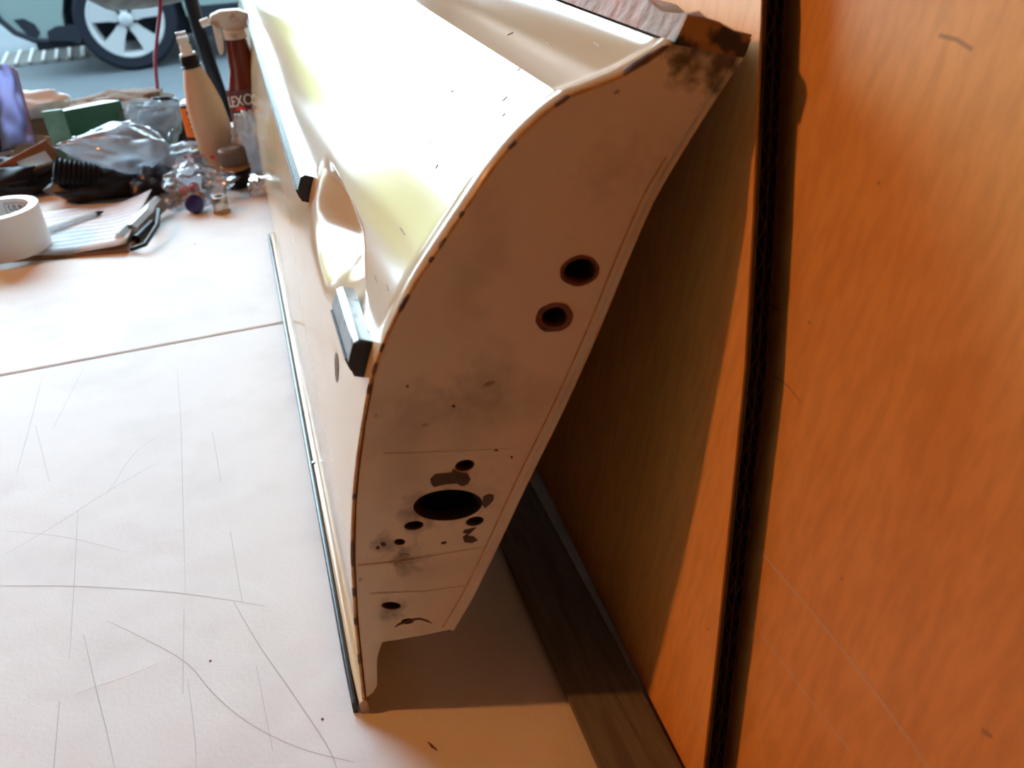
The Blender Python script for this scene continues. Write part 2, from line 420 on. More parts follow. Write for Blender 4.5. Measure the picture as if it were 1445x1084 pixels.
# primer rings round the two grommet holes, bare patches, grime
def decal(name, pix, m, par=None, dy=-0.0004):
    o = mesh_obj(name, *prism([EP(*q) for q in pix], (0, dy, 0)), m, par or end_panel, smooth=False); return o
def ring_decal(name, cx, cy, a, b, ang, a2, b2, m, wob=0.06):
    A = [EP(*q) for q in ell(cx, cy, a, b, ang, 32, wob)]; B = [EP(*q) for q in ell(cx, cy, a2, b2, ang, 32)]
    v = [p + Vector((0, -0.0004, 0)) for p in A] + [p + Vector((0, -0.0004, 0)) for p in B] + A
    f = [(i, (i + 1) % 32, 32 + (i + 1) % 32, 32 + i) for i in range(32)] + [(i, (i + 1) % 32, 64 + (i + 1) % 32, 64 + i) for i in range(32)]
    return mesh_obj(name, v, f, m, end_panel, smooth=False)
ring_decal('primer_ring', 818, 382, 28, 21, -14, 23, 17, M_GROM, 0.05)
ring_decal('primer_ring', 782, 448, 27, 20, -14, 18.5, 14.5, M_GROM, 0.07)
decal('bare_patch', [(607, 676), (614, 669), (637, 667), (640, 662), (648, 666), (660, 668), (664, 676), (660, 683), (652, 686), (644, 682), (630, 683), (612, 687), (608, 682)], M_BROWN)
decal('bare_patch', [(682, 701), (690, 697), (697, 699), (696, 706), (690, 712), (684, 717), (680, 712)], M_BROWN)
decal('bare_patch', [(655, 748), (665, 746), (672, 744), (664, 752), (658, 756), (668, 757), (674, 762), (666, 766), (655, 765), (653, 758), (660, 752), (653, 752)], M_BROWN)
decal('paint_run', [(610, 880), (603, 875), (592, 872), (577, 874), (562, 880), (557, 885), (563, 882), (578, 876.5), (592, 874), (602, 877)], M_BROWN)
for i, (x, y, a, b, an) in enumerate([(640, 573, 2.5, 2, 0), (600, 600, 5, 2, -20), (690, 542, 9, 2.5, -22), (575, 545, 2, 1.5, 0), (700, 635, 3, 1.5, 0),
                                      (541, 768, 4, 2.5, 0), (533, 773, 3, 2, 0), (570, 785, 8, 3, -15), (563, 797, 6, 3, 0), (626, 766, 4, 1.5, -10), (722, 645, 1.6, 1.6, 0), (555, 868, 1.6, 1.3, 0),
                                      (900, 85, 2, 1.5, 0), (870, 130, 5, 2, -30)]):
    decal('grime_spot', ell(x, y, a, b, an, 12, 0.3), M_SMUDGE if b < 1.4 or a > 4.5 else M_BROWN)
# step pressed into the end panel
for pix in ([(541, 641), (600, 639), (660, 637), (735, 633)], [(505, 798), (560, 793), (620, 783), (688, 772)], [(522, 838), (600, 835), (662, 826)]):
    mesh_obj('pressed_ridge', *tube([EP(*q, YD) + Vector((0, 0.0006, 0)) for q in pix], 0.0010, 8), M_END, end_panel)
# folded right-hand flange and amber seam line
fl = [EP(*q) for q in RIGHT]
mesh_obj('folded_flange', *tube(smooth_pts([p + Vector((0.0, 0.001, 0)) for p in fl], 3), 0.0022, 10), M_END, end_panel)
seam = [EP(q[0] - 12, q[1] - 3) for q in RIGHT[3:]]
mesh_obj('seam_line', *tube(smooth_pts([p + Vector((0, -0.0001, 0)) for p in seam], 3), 0.0005, 6), M_EDGE, end_panel)
# inner skin (hidden back of the panel) and underside
inner = [[Vector((p.x + 0.001, y, p.z)) for p in fl] for y in (YD + 0.001, 0.8, 1.4, Y_END)]
inn = mesh_obj('inner_skin', *sheet(inner), M_BROWN, door); thick(inn, 0.0012, 0)
lowp = [EP(637, 888), EP(560, 903), EP(538, 908), EP(530, 935), EP(520, 985)]
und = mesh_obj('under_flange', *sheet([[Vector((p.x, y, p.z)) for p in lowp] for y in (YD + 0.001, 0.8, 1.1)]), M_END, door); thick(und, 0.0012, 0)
# amber rim along the end edge, with chips of bare metal
rim = [Vector((p.x, YD - 0.0004, p.z)) + pnorm(i) * 0.0004 for i, p in enumerate(PROF)]
mesh_obj('painted_rim', *tube(rim[::2], 0.0009, 8), M_EDGE, door)
def edge_chip(x0, y0, x1, y1, r=0.0021):
    def near(x, y):
        q = EP(x, y); return min(range(NP), key=lambda i: (PROF[i] - q).length)
    i0, i1 = near(x0, y0), near(x1, y1)
    if i0 > i1: i0, i1 = i1, i0
    i1 = max(i1, i0 + 2)
    ids = list(range(i0, i1 + 1)); n = len(ids)
    pts = [rim[i] + Vector((0, -0.0001, 0)) for i in ids]
    rad = [r * 0.5 * (0.5 + 0.5 * math.sin(math.pi * (k + 0.5) / n)) * (0.9 + 0.25 * random.random()) for k in range(n)]
    mesh_obj('edge_chip', *tube(pts, rad, 7), M_CHIP, door)
for c_ in [(806, 136, 782, 156, .0026), (732, 205, 722, 217, .0026), (640, 318, 612, 358, .0017), (609, 367, 607, 373), (582, 415, 568, 442, .0024), (547, 484, 541, 500), (534, 508, 528, 530), (526, 540, 522, 556),
           (515, 600, 514, 612, .0017), (501, 700, 501, 706), (498, 750, 499, 812, .0020), (500, 826, 501, 838), (503, 874, 503, 880), (508, 920, 509, 934), (652, 300, 646, 308)]:
    edge_chip(*c_)
chip = [skin_pt(*skin_uv(*q), 0.0006) for q in [(880, 105), (890, 92), (912, 80), (935, 68), (944, 62), (940, 72)]]
mesh_obj('lifted_paint', *tube([EP(x, y, YD - 0.001) for x, y in [(880, 106), (893, 96), (912, 84), (930, 73), (944, 64)]], [.0006, .0014, .0018, .0014, .0006], 8), M_CHIP, door)
mesh_obj('paint_crack', *tube([EP(x, y, YD + 0.001) for x, y in [(880, 101), (895, 90), (915, 78), (938, 65)]], [.0006, .0009, .0009, .0005], 6), M_BROWN, door)
# filler-smeared hem along the top
hemsec = [(948, 58), (958, 38), (966, 20), (990, 26), (1012, 33), (1032, 44), (1056, 54), (1050, 70), (1045, 80), (1000, 72)]
H0 = [EP(*q) for q in hemsec]
rings = []
yk = YD - 0.0005
while yk < Y_END:
    r = []
    for j, p in enumerate(H0):
        w = 0.0035 * noise.noise(Vector((yk * 22, j * 0.9, 3))) if 0 < j < 8 and yk > YD else 0
        s = 0.0025 * noise.noise(Vector((yk * 60, j * 2.1, 9))) if 0 < j < 8 else 0
        r.append(Vector((p.x + s, yk, p.z + w + s)))
    rings.append(r); yk += 0.006 if yk < 0.8 else 0.03
mesh_obj('filler_hem', *loft(rings, True, True), M_HEM, door, sharp=60)
mesh_obj('rusty_hem_end', *prism([p + Vector((0, -0.0006, 0)) for p in H0], (0, -0.002, 0)), M_RUST, door, smooth=False)
def stains(m, spots, col):
    """dirt marks with ragged outlines at fixed places on the end panel"""
    nt = m.node_tree; b = nt.nodes['Principled BSDF']; L = nt.links.new
    tc = nt.nodes.new('ShaderNodeTexCoord'); no = nt.nodes.new('ShaderNodeTexNoise'); no.inputs['Scale'].default_value = 130; no.inputs['Detail'].default_value = 5
    L(tc.outputs['Object'], no.inputs['Vector']); org = ORG[door.name]
    for (px, py), r, amt in spots:
        c0 = EP(px, py) - org
        ds = nt.nodes.new('ShaderNodeVectorMath'); ds.operation = 'DISTANCE'; ds.inputs[1].default_value = c0
        L(tc.outputs['Object'], ds.inputs[0])
        mr = nt.nodes.new('ShaderNodeMapRange'); mr.inputs['From Min'].default_value = 0; mr.inputs['From Max'].default_value = r
        mr.inputs['To Min'].default_value = 0.62; mr.inputs['To Max'].default_value = 0.0; L(ds.outputs['Value'], mr.inputs['Value'])
        ad = nt.nodes.new('ShaderNodeMath'); ad.operation = 'ADD'; L(mr.outputs[0], ad.inputs[0]); L(no.outputs['Fac'], ad.inputs[1])
        m2 = nt.nodes.new('ShaderNodeMapRange'); m2.inputs['From Min'].default_value = 0.72; m2.inputs['From Max'].default_value = 1.05
        m2.inputs['To Min'].default_value = 0; m2.inputs['To Max'].default_value = amt; L(ad.outputs[0], m2.inputs['Value'])
        mx = nt.nodes.new('ShaderNodeMix'); mx.data_type = 'RGBA'; L(m2.outputs[0], mx.inputs[0])
        L(b.inputs['Base Color'].links[0].from_socket, mx.inputs[6]); mx.inputs[7].default_value = (*col, 1); L(mx.outputs[2], b.inputs['Base Color'])
stains(M_END, [((985, 84), .024, .75), ((1020, 84), .022, .75), ((1012, 118), .016, .7), ((960, 78), .014, .8), ((575, 792), .018, .55), ((592, 725), .022, .5), ((600, 580), .028, .16),
               ((860, 240), .03, .14), ((660, 700), .03, .2), ((545, 770), .015, .5), ((555, 860), .014, .5), ((680, 545), .03, .2)], (0.06, 0.035, 0.02))

# side moulding: long bar, short end block, with grey insert
def moulding_section(pc, y, s=1.0, kind='metal'):
    c0 = ppos(pc); n = pnorm(pc * NS); t = Vector((n.z, 0, -n.x))     # t: up along the skin
    if kind == 'metal': sec = [(-.0105, -.001), (-.0105, .0042), (-.0042, .0086), (.0062, .0086), (.0085, .006), (.0085, -.001)]
    else: sec = [(-.0102, .0040), (-.0104, .0052), (-.0046, .0096), (-.0040, .0088)]
    return [Vector((c0.x, y, c0.z)) + (t * a * s + n * b * s) for a, b in sec]
PC = 9.15
def moulding(y0, y1, nm, steps=2, ends=True):
    Y = [y0 + (y1 - y0) * k / steps for k in range(steps + 1)]
    o = mesh_obj(nm, *loft([moulding_section(PC, y) for y in Y]), M_CHROME, door, sharp=15)
    m_ = o.modifiers.new('bevel', 'BEVEL'); m_.width = 0.0006; m_.segments = 2
    mesh_obj('rubber_insert', *loft([moulding_section(PC, y, 1, 'ins') for y in ([Y[0] + .004] + Y[1:-1] + [Y[-1] - .004])]), M_INSERT, o, sharp=15)
    e = moulding_section(PC, y0)
    mesh_obj('end_cap', *prism([p + Vector((0, -0.0002, 0)) for p in e], (0, -0.0008, 0)), M_INSERT, o, smooth=False)
    return o
moulding(0.373, 0.437, 'end_moulding')
moulding(0.640, Y_END, 'long_moulding', 8)
# dark slot under the end moulding
pz = [skin_pt(*skin_uv(*q), 0.0003) for q in [(474, 496), (477, 503), (478, 520), (477.5, 534), (475.5, 541), (473.5, 530), (472.5, 512)]]
mesh_obj('lock_slot', pz, [tuple(range(len(pz)))], M_CHIP, door, smooth=False)
# nicks in the skin
for a, b in [((565, 322), (571, 331)), ((529, 389), (532, 398)), ((546, 402), (548, 410)), ((716, 136), (709, 143)), ((713, 160), (709, 165)), ((730, 100), (734, 97)), ((604, 198), (608, 202)), ((618, 232), (615, 238)),
             ((838, 60), (846, 66)), ((770, 60), (778, 64)), ((716, 50), (724, 46)), ((637, 130), (640, 128))]:
    P = [skin_pt(*skin_uv(*a), 0.0001), skin_pt(*skin_uv(*b), 0.0001)]
    mesh_obj('skin_nick', *tube(P, 0.00035, 5), M_SMUDGE, skin)

# belt strips under the lower edge
def bar_section(x0, x1, z0, z1, rtop):
    s = []
    for k in range(7):
        a = math.pi * k / 6; s.append(((x0 + x1) / 2 + (x1 - x0) / 2 * math.cos(a), z1 - rtop + rtop * math.sin(a)))
    return [(x1, z0)] + s + [(x0, z0)]
yb0, yb1 = T(512, 1003).y - 0.002, T(385, 338).y
xa, xb, xc = T(497, 1003).x, T(507, 1003).x, T(524, 1003).x
def bar(nm, sec, y0, y1, m, n=30, lift=0.0):
    rings = []
    for k in range(n + 1):
        y = y0 + (y1 - y0) * k / n
        sc = 1 if 0 < k < n else 0.75
        mx_ = sum(a for a, b in sec) / len(sec)
        rings.append([Vector((mx_ + (a - mx_) * sc, y, b)) for a, b in sec])
    return mesh_obj(nm, *loft(rings), m, door, sharp=50)
bar('rubber_strip', bar_section(xa, xb, 0.0, 0.0085, 0.0022), yb0 + .002, yb1, M_BLKRUB)
bar('belt_flange', bar_section(xb, xc, 0.0, 0.010, 0.003), yb0, yb1, M_CREAM)
mesh_obj('screw', *xf(lathe([(0.0022, 0), (0.0022, .0008), (.001, .0012)], 12), Matrix.Translation((xb + .0015, .60, .0088))), M_CHROME, door)

# ------------------------------------------------------------------ wooden batten, plywood sheets, corrugated card
XS = T(842, 1084).x
lath = mesh_obj('wood_batten', *xf(bevel_box(0.041, 1.25, 0.006, 0.0012, 2), Matrix.Translation((XS + 0.0205, 0.74, 0.003))), M_LATH, smooth=False)
tag(lath, 'dark grey weathered wooden batten lying flat along the foot of the plywood', 'batten')
mesh_obj('scratch', *tube([Vector((XS + .026, .24, .0060)), Vector((XS + .024, .40, .0060)), Vector((XS + .026, .55, .0060))], .0004, 5), M_LATH, lath)
LEAN, YAW = math.radians(11), math.radians(2.0)
PN = Vector((-math.cos(LEAN) * math.cos(YAW), math.cos(LEAN) * math.sin(YAW), math.sin(LEAN)))
PU = Vector((math.sin(YAW), math.cos(YAW), 0)); PV = PU.cross(PN)
if PV.z < 0: PV = -PV
P0 = Vector((0.1455, 0.31, 0.0))
def on_ply(px, py, off=0.0):
    d = Vector(ray(px, py)); c0 = Vector(C); q = P0 + PN * off
    t = (q - c0).dot(PN) / d.dot(PN); return c0 + d * t
def uvp(p): return (p - P0).dot(PU), (p - P0).dot(PV)
def ply_point(u, v, off=0.0): return P0 + PU * u + PV * v + PN * off
EDGE1 = [uvp(on_ply(*q)) for q in [(1074, -40), (1074, 0), (1062, 300), (1050, 520), (1032, 700), (1012, 900), (992, 1084)]]
u0, v0 = EDGE1[-1]; u1, v1 = EDGE1[0]
k = (EDGE1[-1][0] - EDGE1[-2][0]) / (EDGE1[-1][1] - EDGE1[-2][1])
low = (u0 - k * v0, 0.0024)
k2 = (EDGE1[1][0] - EDGE1[2][0]) / (EDGE1[1][1] - EDGE1[2][1])
topv = 0.56
edge_line = [(u1 + k2 * (topv - v1), topv)] + EDGE1 + [low]
poly = edge_line + [(1.35, 0.0024), (1.35, topv)]
p1 = mesh_obj('plywood_sheet', *prism([ply_point(u, v) for u, v in poly], PN * -0.0015), M_PLY, smooth=False)
tag(p1, 'smaller plywood sheet right behind the cream panel, half in its shadow', 'plywood')
# corrugated card behind it: liners and fluted core
card = thing('corrugated_card', 'dark corrugated cardboard sheet edge sandwiched between the two plywood sheets', 'cardboard', ply_point(0.2, 0, -0.006))
def card_poly(du): return [(u + du, v) for u, v in edge_line] + [(1.3, 0.0024), (1.3, topv)]
for off in (-0.0018, -0.0060, -0.0102):
    mesh_obj('liner', *prism([ply_point(u, v, off) for u, v in card_poly(-0.0015)], PN * -0.0006), M_CARD, card, smooth=False)
# flutes: zigzag ribbon following the cut edge, running into the sheet
def edge_at(v):
    for (ua, va), (ub, vb) in zip(edge_line, edge_line[1:]):
        if vb <= v <= va: return ub + (ua - ub) * (v - vb) / max(1e-9, va - vb)
    return edge_line[0][0]
for o1, o2 in ((-0.0024, -0.0060), (-0.0066, -0.0102)):
    a, b = [], []
    n = 170
    for i in range(n):
        v = 0.0024 + (topv - 0.0024) * i / (n - 1); off = (o1 + o2) / 2 + (o1 - o2) / 2 * math.sin(i * math.pi / 2 + 0.4) * 0.98
        a.append(ply_point(edge_at(v) - 0.0017, v, off)); b.append(ply_point(edge_at(v) + 0.03, v, off))
    o = mesh_obj('fluted_core', *sheet([a, b]), M_CARD, card); thick(o, 0.0003, 0)
# large sheet behind: shares the slanted edge line of the small one, turned a few degrees more towards the near end
p2off = -0.0165
E0 = ply_point(*edge_line[-1], p2off); E1 = ply_point(*edge_line[0], p2off); EV = (E1 - E0).normalized()
PN2 = Matrix.Rotation(math.radians(9), 3, EV) @ PN
if PN2.y > PN.y: PN2 = Matrix.Rotation(math.radians(-9), 3, EV) @ PN
HD = PN2.cross(Vector((0, 0, 1))).normalized()
if HD.y > 0: HD = -HD
SD = HD.cross(PN2).normalized()
if SD.z < 0: SD = -SD
B0 = E0 - EV * ((E0.z - 0.0022) / EV.z)
n_low = B0 + HD * 0.62
p2 = mesh_obj('plywood_sheet', *prism([B0 - HD * 0.012, n_low, n_low + SD * 0.80, E0 + EV * (0.78 / EV.z) - HD * 0.012], PN2 * -0.009), M_PLY, smooth=False)
tag(p2, 'large orange-lit plywood sheet filling the right side, nearest the camera', 'plywood')
M_PLYS = mat('plywood_scratch', (0.78, 0.58, 0.36), 0.6)
M_PLYD = mat('plywood_dent', (0.50, 0.29, 0.12), 0.7)
def on_p2(px, py):
    d = Vector(ray(px, py)); c0 = Vector(C); return c0 + d * ((B0 + PN2 * 0.0001 - c0).dot(PN2) / d.dot(PN2))
def ply_mark(pix, w, m, off, par, nm):
    P = [on_ply(*q, 0.0001) if par is p1 else on_p2(*q) for q in pix]; n = len(P); V = []
    for i, p in enumerate(P):
        t = (P[min(i + 1, n - 1)] - P[max(i - 1, 0)]).normalized(); s = t.cross(PN).normalized() * w; V += [p + s, p - s]
    mesh_obj(nm, V, [(2 * i, 2 * i + 1, 2 * i + 3, 2 * i + 2) for i in range(n - 1)], m, par, smooth=False)
ply_mark([(1056, 757), (1100, 810), (1160, 880), (1230, 970), (1312, 1084)], .0007, M_PLYS, p2off, p2, 'scratch')
ply_mark([(1050, 860), (1100, 930), (1160, 1010), (1200, 1060)], .0004, M_PLYS, p2off, p2, 'scratch')
ply_mark([(1094, 532), (1112, 545), (1130, 568)], .0004, M_PLYD, p2off, p2, 'dent')
ply_mark([(1086, 430), (1100, 438)], .0004, M_PLYD, p2off, p2, 'dent')
ply_mark([(1325, 50), (1350, 56), (1372, 70)], .0008, M_PLYD, p2off, p2, 'dent')
ply_mark([(1385, 1030), (1400, 1040)], .0010, M_PLYD, p2off, p2, 'dent')
for x, y in ((1188, 817), (1142, 455), (1240, 258)): ply_mark([(x - 2, y - 2), (x + 2, y + 2)], .0006, M_PLYD, p2off, p2, 'dent')
ply_mark([(998, 887), (1001, 889)], .0006, M_PLYD, 0, p1, 'dent')
ply_mark([(950, 955), (975, 1000), (995, 1035)], .0003, M_PLYS, 0, p1, 'scratch')

#@@CLUTTER
# ------------------------------------------------------------------ things on the far half of the table
M_FILM = film('clear_bag_film', clear=0.86, gloss=0.4)
M_FILM2 = film('milky_bag_film', clear=0.60, gloss=0.45, milky=(0.78, 0.82, 0.9))
M_FILMR = film('crumpled_clear_film', clear=0.52, gloss=0.45, milky=(0.85, 0.86, 0.88))
M_PAPER = mat('ruled_paper', (0.78, 0.78, 0.80), 0.8, col2=(0.72, 0.72, 0.76), vscale=90)
M_BOARD = mat('brown_hardboard', (0.22, 0.11, 0.05), 0.6, col2=(0.3, 0.16, 0.08), vscale=60)
M_STEEL = mat('steel_clip', (0.55, 0.53, 0.5), 0.3, 1.0)
M_TAPE = mat('white_tape', (0.72, 0.70, 0.68), 0.35, sub=0.2)
M_KRAFT = mat('kraft_card', (0.30, 0.20, 0.13), 0.8, col2=(0.36, 0.25, 0.17), vscale=30)
M_KRAFTE = mat('kraft_card_edge', (0.52, 0.44, 0.37), 0.85)
M_RAG = mat('brown_rag', (0.28, 0.22, 0.18), 0.95, col2=(0.2, 0.14, 0.1), vscale=40, bump=0.6, bscale=120, bdist=0.002)
M_CLOTH = mat('white_cloth', (0.9, 0.9, 0.9), 0.95, col2=(0.62, 0.6, 0.55), vscale=25, lo=0.58, hi=0.75)
M_GREEN = mat('green_carton', (0.015, 0.12, 0.05), 0.35)
M_MINT = mat('mint_carton_side', (0.25, 0.50, 0.40), 0.4, col2=(0.05, 0.25, 0.14), vscale=20)
M_BRGREEN = mat('bright_green', (0.02, 0.45, 0.03), 0.4)
M_NAVY = mat('dark_navy', (0.006, 0.014, 0.04), 0.4)
M_BLUEBAG = film('violet_bag_film', tint=(0.7, 0.7, 0.95), clear=0.45, milky=(0.62, 0.62, 0.9))
M_TAN = mat('tan_bottle', (0.60, 0.44, 0.30), 0.45, sub=0.15)
M_REDB = mat('dark_red_bottle', (0.12, 0.018, 0.012), 0.25, spec=0.6)
M_LABEL = mat('dark_red_label', (0.09, 0.014, 0.02), 0.4)
M_ORANGE = mat('orange_label', (0.85, 0.22, 0.02), 0.4)
M_YEL = mat('yellow_print', (0.8, 0.55, 0.02), 0.4)
M_REDP = mat('red_print', (0.65, 0.03, 0.02), 0.5)
M_STAIN = mat('stained_white_plastic', (0.66, 0.60, 0.54), 0.45, col2=(0.42, 0.26, 0.14), vscale=55, lo=0.52, hi=0.68)
M_BLUECAP = mat('violet_blue_cap', (0.025, 0.015, 0.12), 0.4)
M_CORD = mat('red_cord', (0.22, 0.01, 0.03), 0.5)
M_PENC = film('clear_pen_barrel', clear=0.5, milky=(0.9, 0.9, 0.9))
M_BRASS = mat('brass', (0.5, 0.3, 0.12), 0.4, 1.0)

def text(name, body, size, mtx, m, parent, thick_=0.0003):
    cu = bpy.data.curves.new(name, 'FONT'); cu.body = body; cu.size = size; cu.extrude = thick_; cu.align_x = 'CENTER'; cu.align_y = 'CENTER'
    ob = bpy.data.objects.new(name + '_tmp', cu); COL.objects.link(ob)
    dg = bpy.context.evaluated_depsgraph_get(); me = bpy.data.meshes.new_from_object(ob.evaluated_get(dg))
    v = [mtx @ x.co for x in me.vertices]; f = [tuple(p.vertices) for p in me.polygons]
    bpy.data.objects.remove(ob); bpy.data.curves.remove(cu); bpy.data.meshes.remove(me)
    return v, f
def basis(o, x, y):
    x = Vector(x).normalized(); y = (Vector(y) - x * Vector(y).dot(x)).normalized(); z = x.cross(y)
    return Matrix(((x.x, y.x, z.x, o[0]), (x.y, y.y, z.y, o[1]), (x.z, y.z, z.z, o[2]), (0, 0, 0, 1)))

# ---- clipboard
cb = thing('clipboard', 'brown hardboard clipboard holding ruled white paper', 'clipboard', T(100, 340))
A, B, Cc, Dd = T(182, 357), T(222, 288), T(-60, 318), T(-80, 378)
bpoly = [A, A.lerp(B, 0.5) + Vector((0.006, 0, 0)), B, Cc, Dd]
mesh_obj('board', *prism(bpoly, (0, 0, 0.0045)), M_BOARD, cb, smooth=False)
rows = []
for i in range(9):
    s = i / 8; row = []
    for j in range(25):
        t = j / 24
        p = Dd.lerp(A, t).lerp(Cc.lerp(B, t), s)
        c0 = (Dd + A + B + Cc) / 4; p = c0 + (p - c0) * 0.985
        z = 0.007 + 0.016 * max(0, (t - 0.72) / 0.28) ** 2 * (0.5 + s * 0.5) + 0.001 * math.sin(t * 17 + s * 4)
        row.append(Vector((p.x, p.y, z)))
    rows.append(row)
pp = mesh_obj('paper_pad', *sheet(rows), M_PAPER, cb); thick(pp, 0.0015, -1)
M_RULE = mat('pale_blue_rule', (0.55, 0.60, 0.72), 0.8)
for k in range(1, 12):
    s = k / 12; pts = []
    for j in range(25):
        i0 = int(s * 8); fr = s * 8 - i0; q = rows[i0][j].lerp(rows[min(8, i0 + 1)][j], fr); pts.append(q + Vector((0, 0, 0.0002)))
    mesh_obj('ruled_line', *tube(pts, 0.00025, 4), M_RULE, pp)
ca, cbp = T(166, 336, 0.012), T(220, 283, 0.02)
ax = (cbp - ca).normalized()
sec = [(0, 0), (0.004, 0.006), (0.013, 0.007), (0.02, 0.002), (0.024, -0.012), (0.020, -0.014)]
prp = Vector((ax.y, -ax.x, 0))
rings = [[ca + ax * (cbp - ca).length * t + prp * (a - 0.004) + Vector((0, 0, b)) for a, b in sec] for t in (0, .2, .21, .35, .36, .62, .63, .8, 1)]
for i, r in enumerate(rings):
    if i in (0, 1, 7, 8):
        for q in r[2:]: q -= prp * 0.006
mesh_obj('spring_clip', *loft(rings), M_STEEL, cb, sharp=25)
mesh_obj('clip_lever', *tube([T(185, 352, 0.004), T(205, 345, 0.010), T(222, 318, 0.018), T(224, 296, 0.02)], 0.0028, 8), M_BLACK, cb)
mesh_obj('clip_spring', *tube([T(192, 338, .006), T(214, 316, .008)], 0.006, 12), M_BLACK, cb)

# ---- pen
pen = thing('ballpoint_pen', 'clear ballpoint pen with a dark tip lying on the ruled paper', 'pen', T(95, 318, 0.008))
p0, p1_ = T(44, 332, 0.011), T(147, 298, 0.011)
dv = (p1_ - p0)
mesh_obj('barrel', *tube([p0 + dv * t for t in (0.02, .2, .5, .88)], 0.0042, 12), M_PENC, pen)
mesh_obj('ink_tube', *tube([p0 + dv * .03, p0 + dv * .9], 0.0014, 8), M_WHITE, pen)
mesh_obj('tip', *tube([p0 + dv * .88, p0 + dv * .95, p0 + dv], [.0040, .0024, .0005], 12), M_BLACK, pen)
mesh_obj('end_plug', *tube([p0, p0 + dv * .025], 0.0036, 10), M_BLACK, pen)

# ---- tape roll
tb = T(16, 352, 0.0085)
hp = pxm(tb)
tape = thing('tape_roll', 'roll of white packing tape standing on the clipboard', 'tape', tb)
ro, ri, th = 0.050, 0.0385, 0.056
tm = Matrix.Translation(tb)
mesh_obj('tape_winding', *xf(loft([[(r * math.cos(2 * math.pi * k / 48), r * math.sin(2 * math.pi * k / 48), z) for k in range(48)] for r, z in ((ri + .003, 0), (ro, 0), (ro, th), (ri + .003, th), (ri + .003, 0))], True, False), tm), M_TAPE, tape)
core = mesh_obj('card_core', *xf(loft([[(r * math.cos(2 * math.pi * k / 48), r * math.sin(2 * math.pi * k / 48), z) for k in range(48)] for r, z in ((ri, 0), (ri + .003, 0), (ri + .003, th), (ri, th), (ri, 0))], True, False), tm), M_WHITE, tape)
def wrap(v, f, R_, ang, zc, inside=True):
    out = []
    for p in v:
        a = ang - p.x / R_ if inside else ang + p.x / R_
        r = R_ - 0.0004 - p.z if inside else R_ + 0.0004 + p.z
        out.append(Vector((r * math.cos(a), r * math.sin(a), zc + p.y)))
    return out, f
tv = text('core_print', 'ULINE', 0.0115, Matrix.Identity(4), M_BLACK, core)
tang = math.radians(60)
v_, f_ = wrap(*tv, ri, tang, th - 0.013)
mesh_obj('core_print', [Vector(p) + tb for p in v_], f_, M_NAVY, core, smooth=False)
bx_ = []
for (xa_, xb_, ya_, yb_) in ((-.0195, .0195, .0065, .0072), (-.0195, .0195, -.0072, -.0065), (-.0195, -.0188, -.0072, .0072), (.0188, .0195, -.0072, .0072)):
    nseg = 10 if xb_ - xa_ > .01 else 1
    vv = []; ff = []
    for i in range(nseg + 1):
        x = xa_ + (xb_ - xa_) * i / nseg; vv += [Vector((x, ya_, 0)), Vector((x, yb_, 0))]
    ff = [(2 * i, 2 * i + 1, 2 * i + 3, 2 * i + 2) for i in range(nseg)]
    w_, _ = wrap(vv, ff, ri, tang, th - 0.013); bx_.append(([Vector(p) + tb for p in w_], ff))
mesh_obj('print_frame', *join(*bx_), M_NAVY, core, smooth=False)

# ---- crumpled / lumpy shapes
def blob(center, rx, ry, rz, amp, freq, seed, n=40, m=26, flat=0.0, pinch=None, rot=0.0, ridged=False):
    rings = []
    for i in range(m + 1):
        th_ = math.pi * i / m; r = []
        for k in range(n):
            ph = 2 * math.pi * k / n
            d = Vector((math.sin(th_) * math.cos(ph), math.sin(th_) * math.sin(ph), -math.cos(th_)))
            nn = noise.noise(d * freq + Vector((seed, seed * 1.7, 0)))
            n2 = noise.noise(d * freq * 2.6 + Vector((seed * 2.1, 0, seed)))
            a = (1 - 2 * abs(nn)) * 0.6 + (1 - 2 * abs(n2)) * 0.4 - 0.55 if ridged else nn * 0.7 + n2 * 0.3
            s = 1 + amp * a
            p = Vector((d.x * rx * s, d.y * ry * s, d.z * rz * s))
            if pinch:
                t = (d.x + 1) / 2 if pinch > 0 else (1 - d.x) / 2
                q = max(0.06, 1 - 0.85 * t ** 2.2); p.y *= q; p.z *= q
            p = Matrix.Rotation(rot, 3, 'Z') @ p
            p = p + Vector(center)
            if p.z < 0.0006: p.z = 0.0006 + 0.0002 * k / n
            r.append(p)
        rings.append(r)
    return loft(rings, True, True)
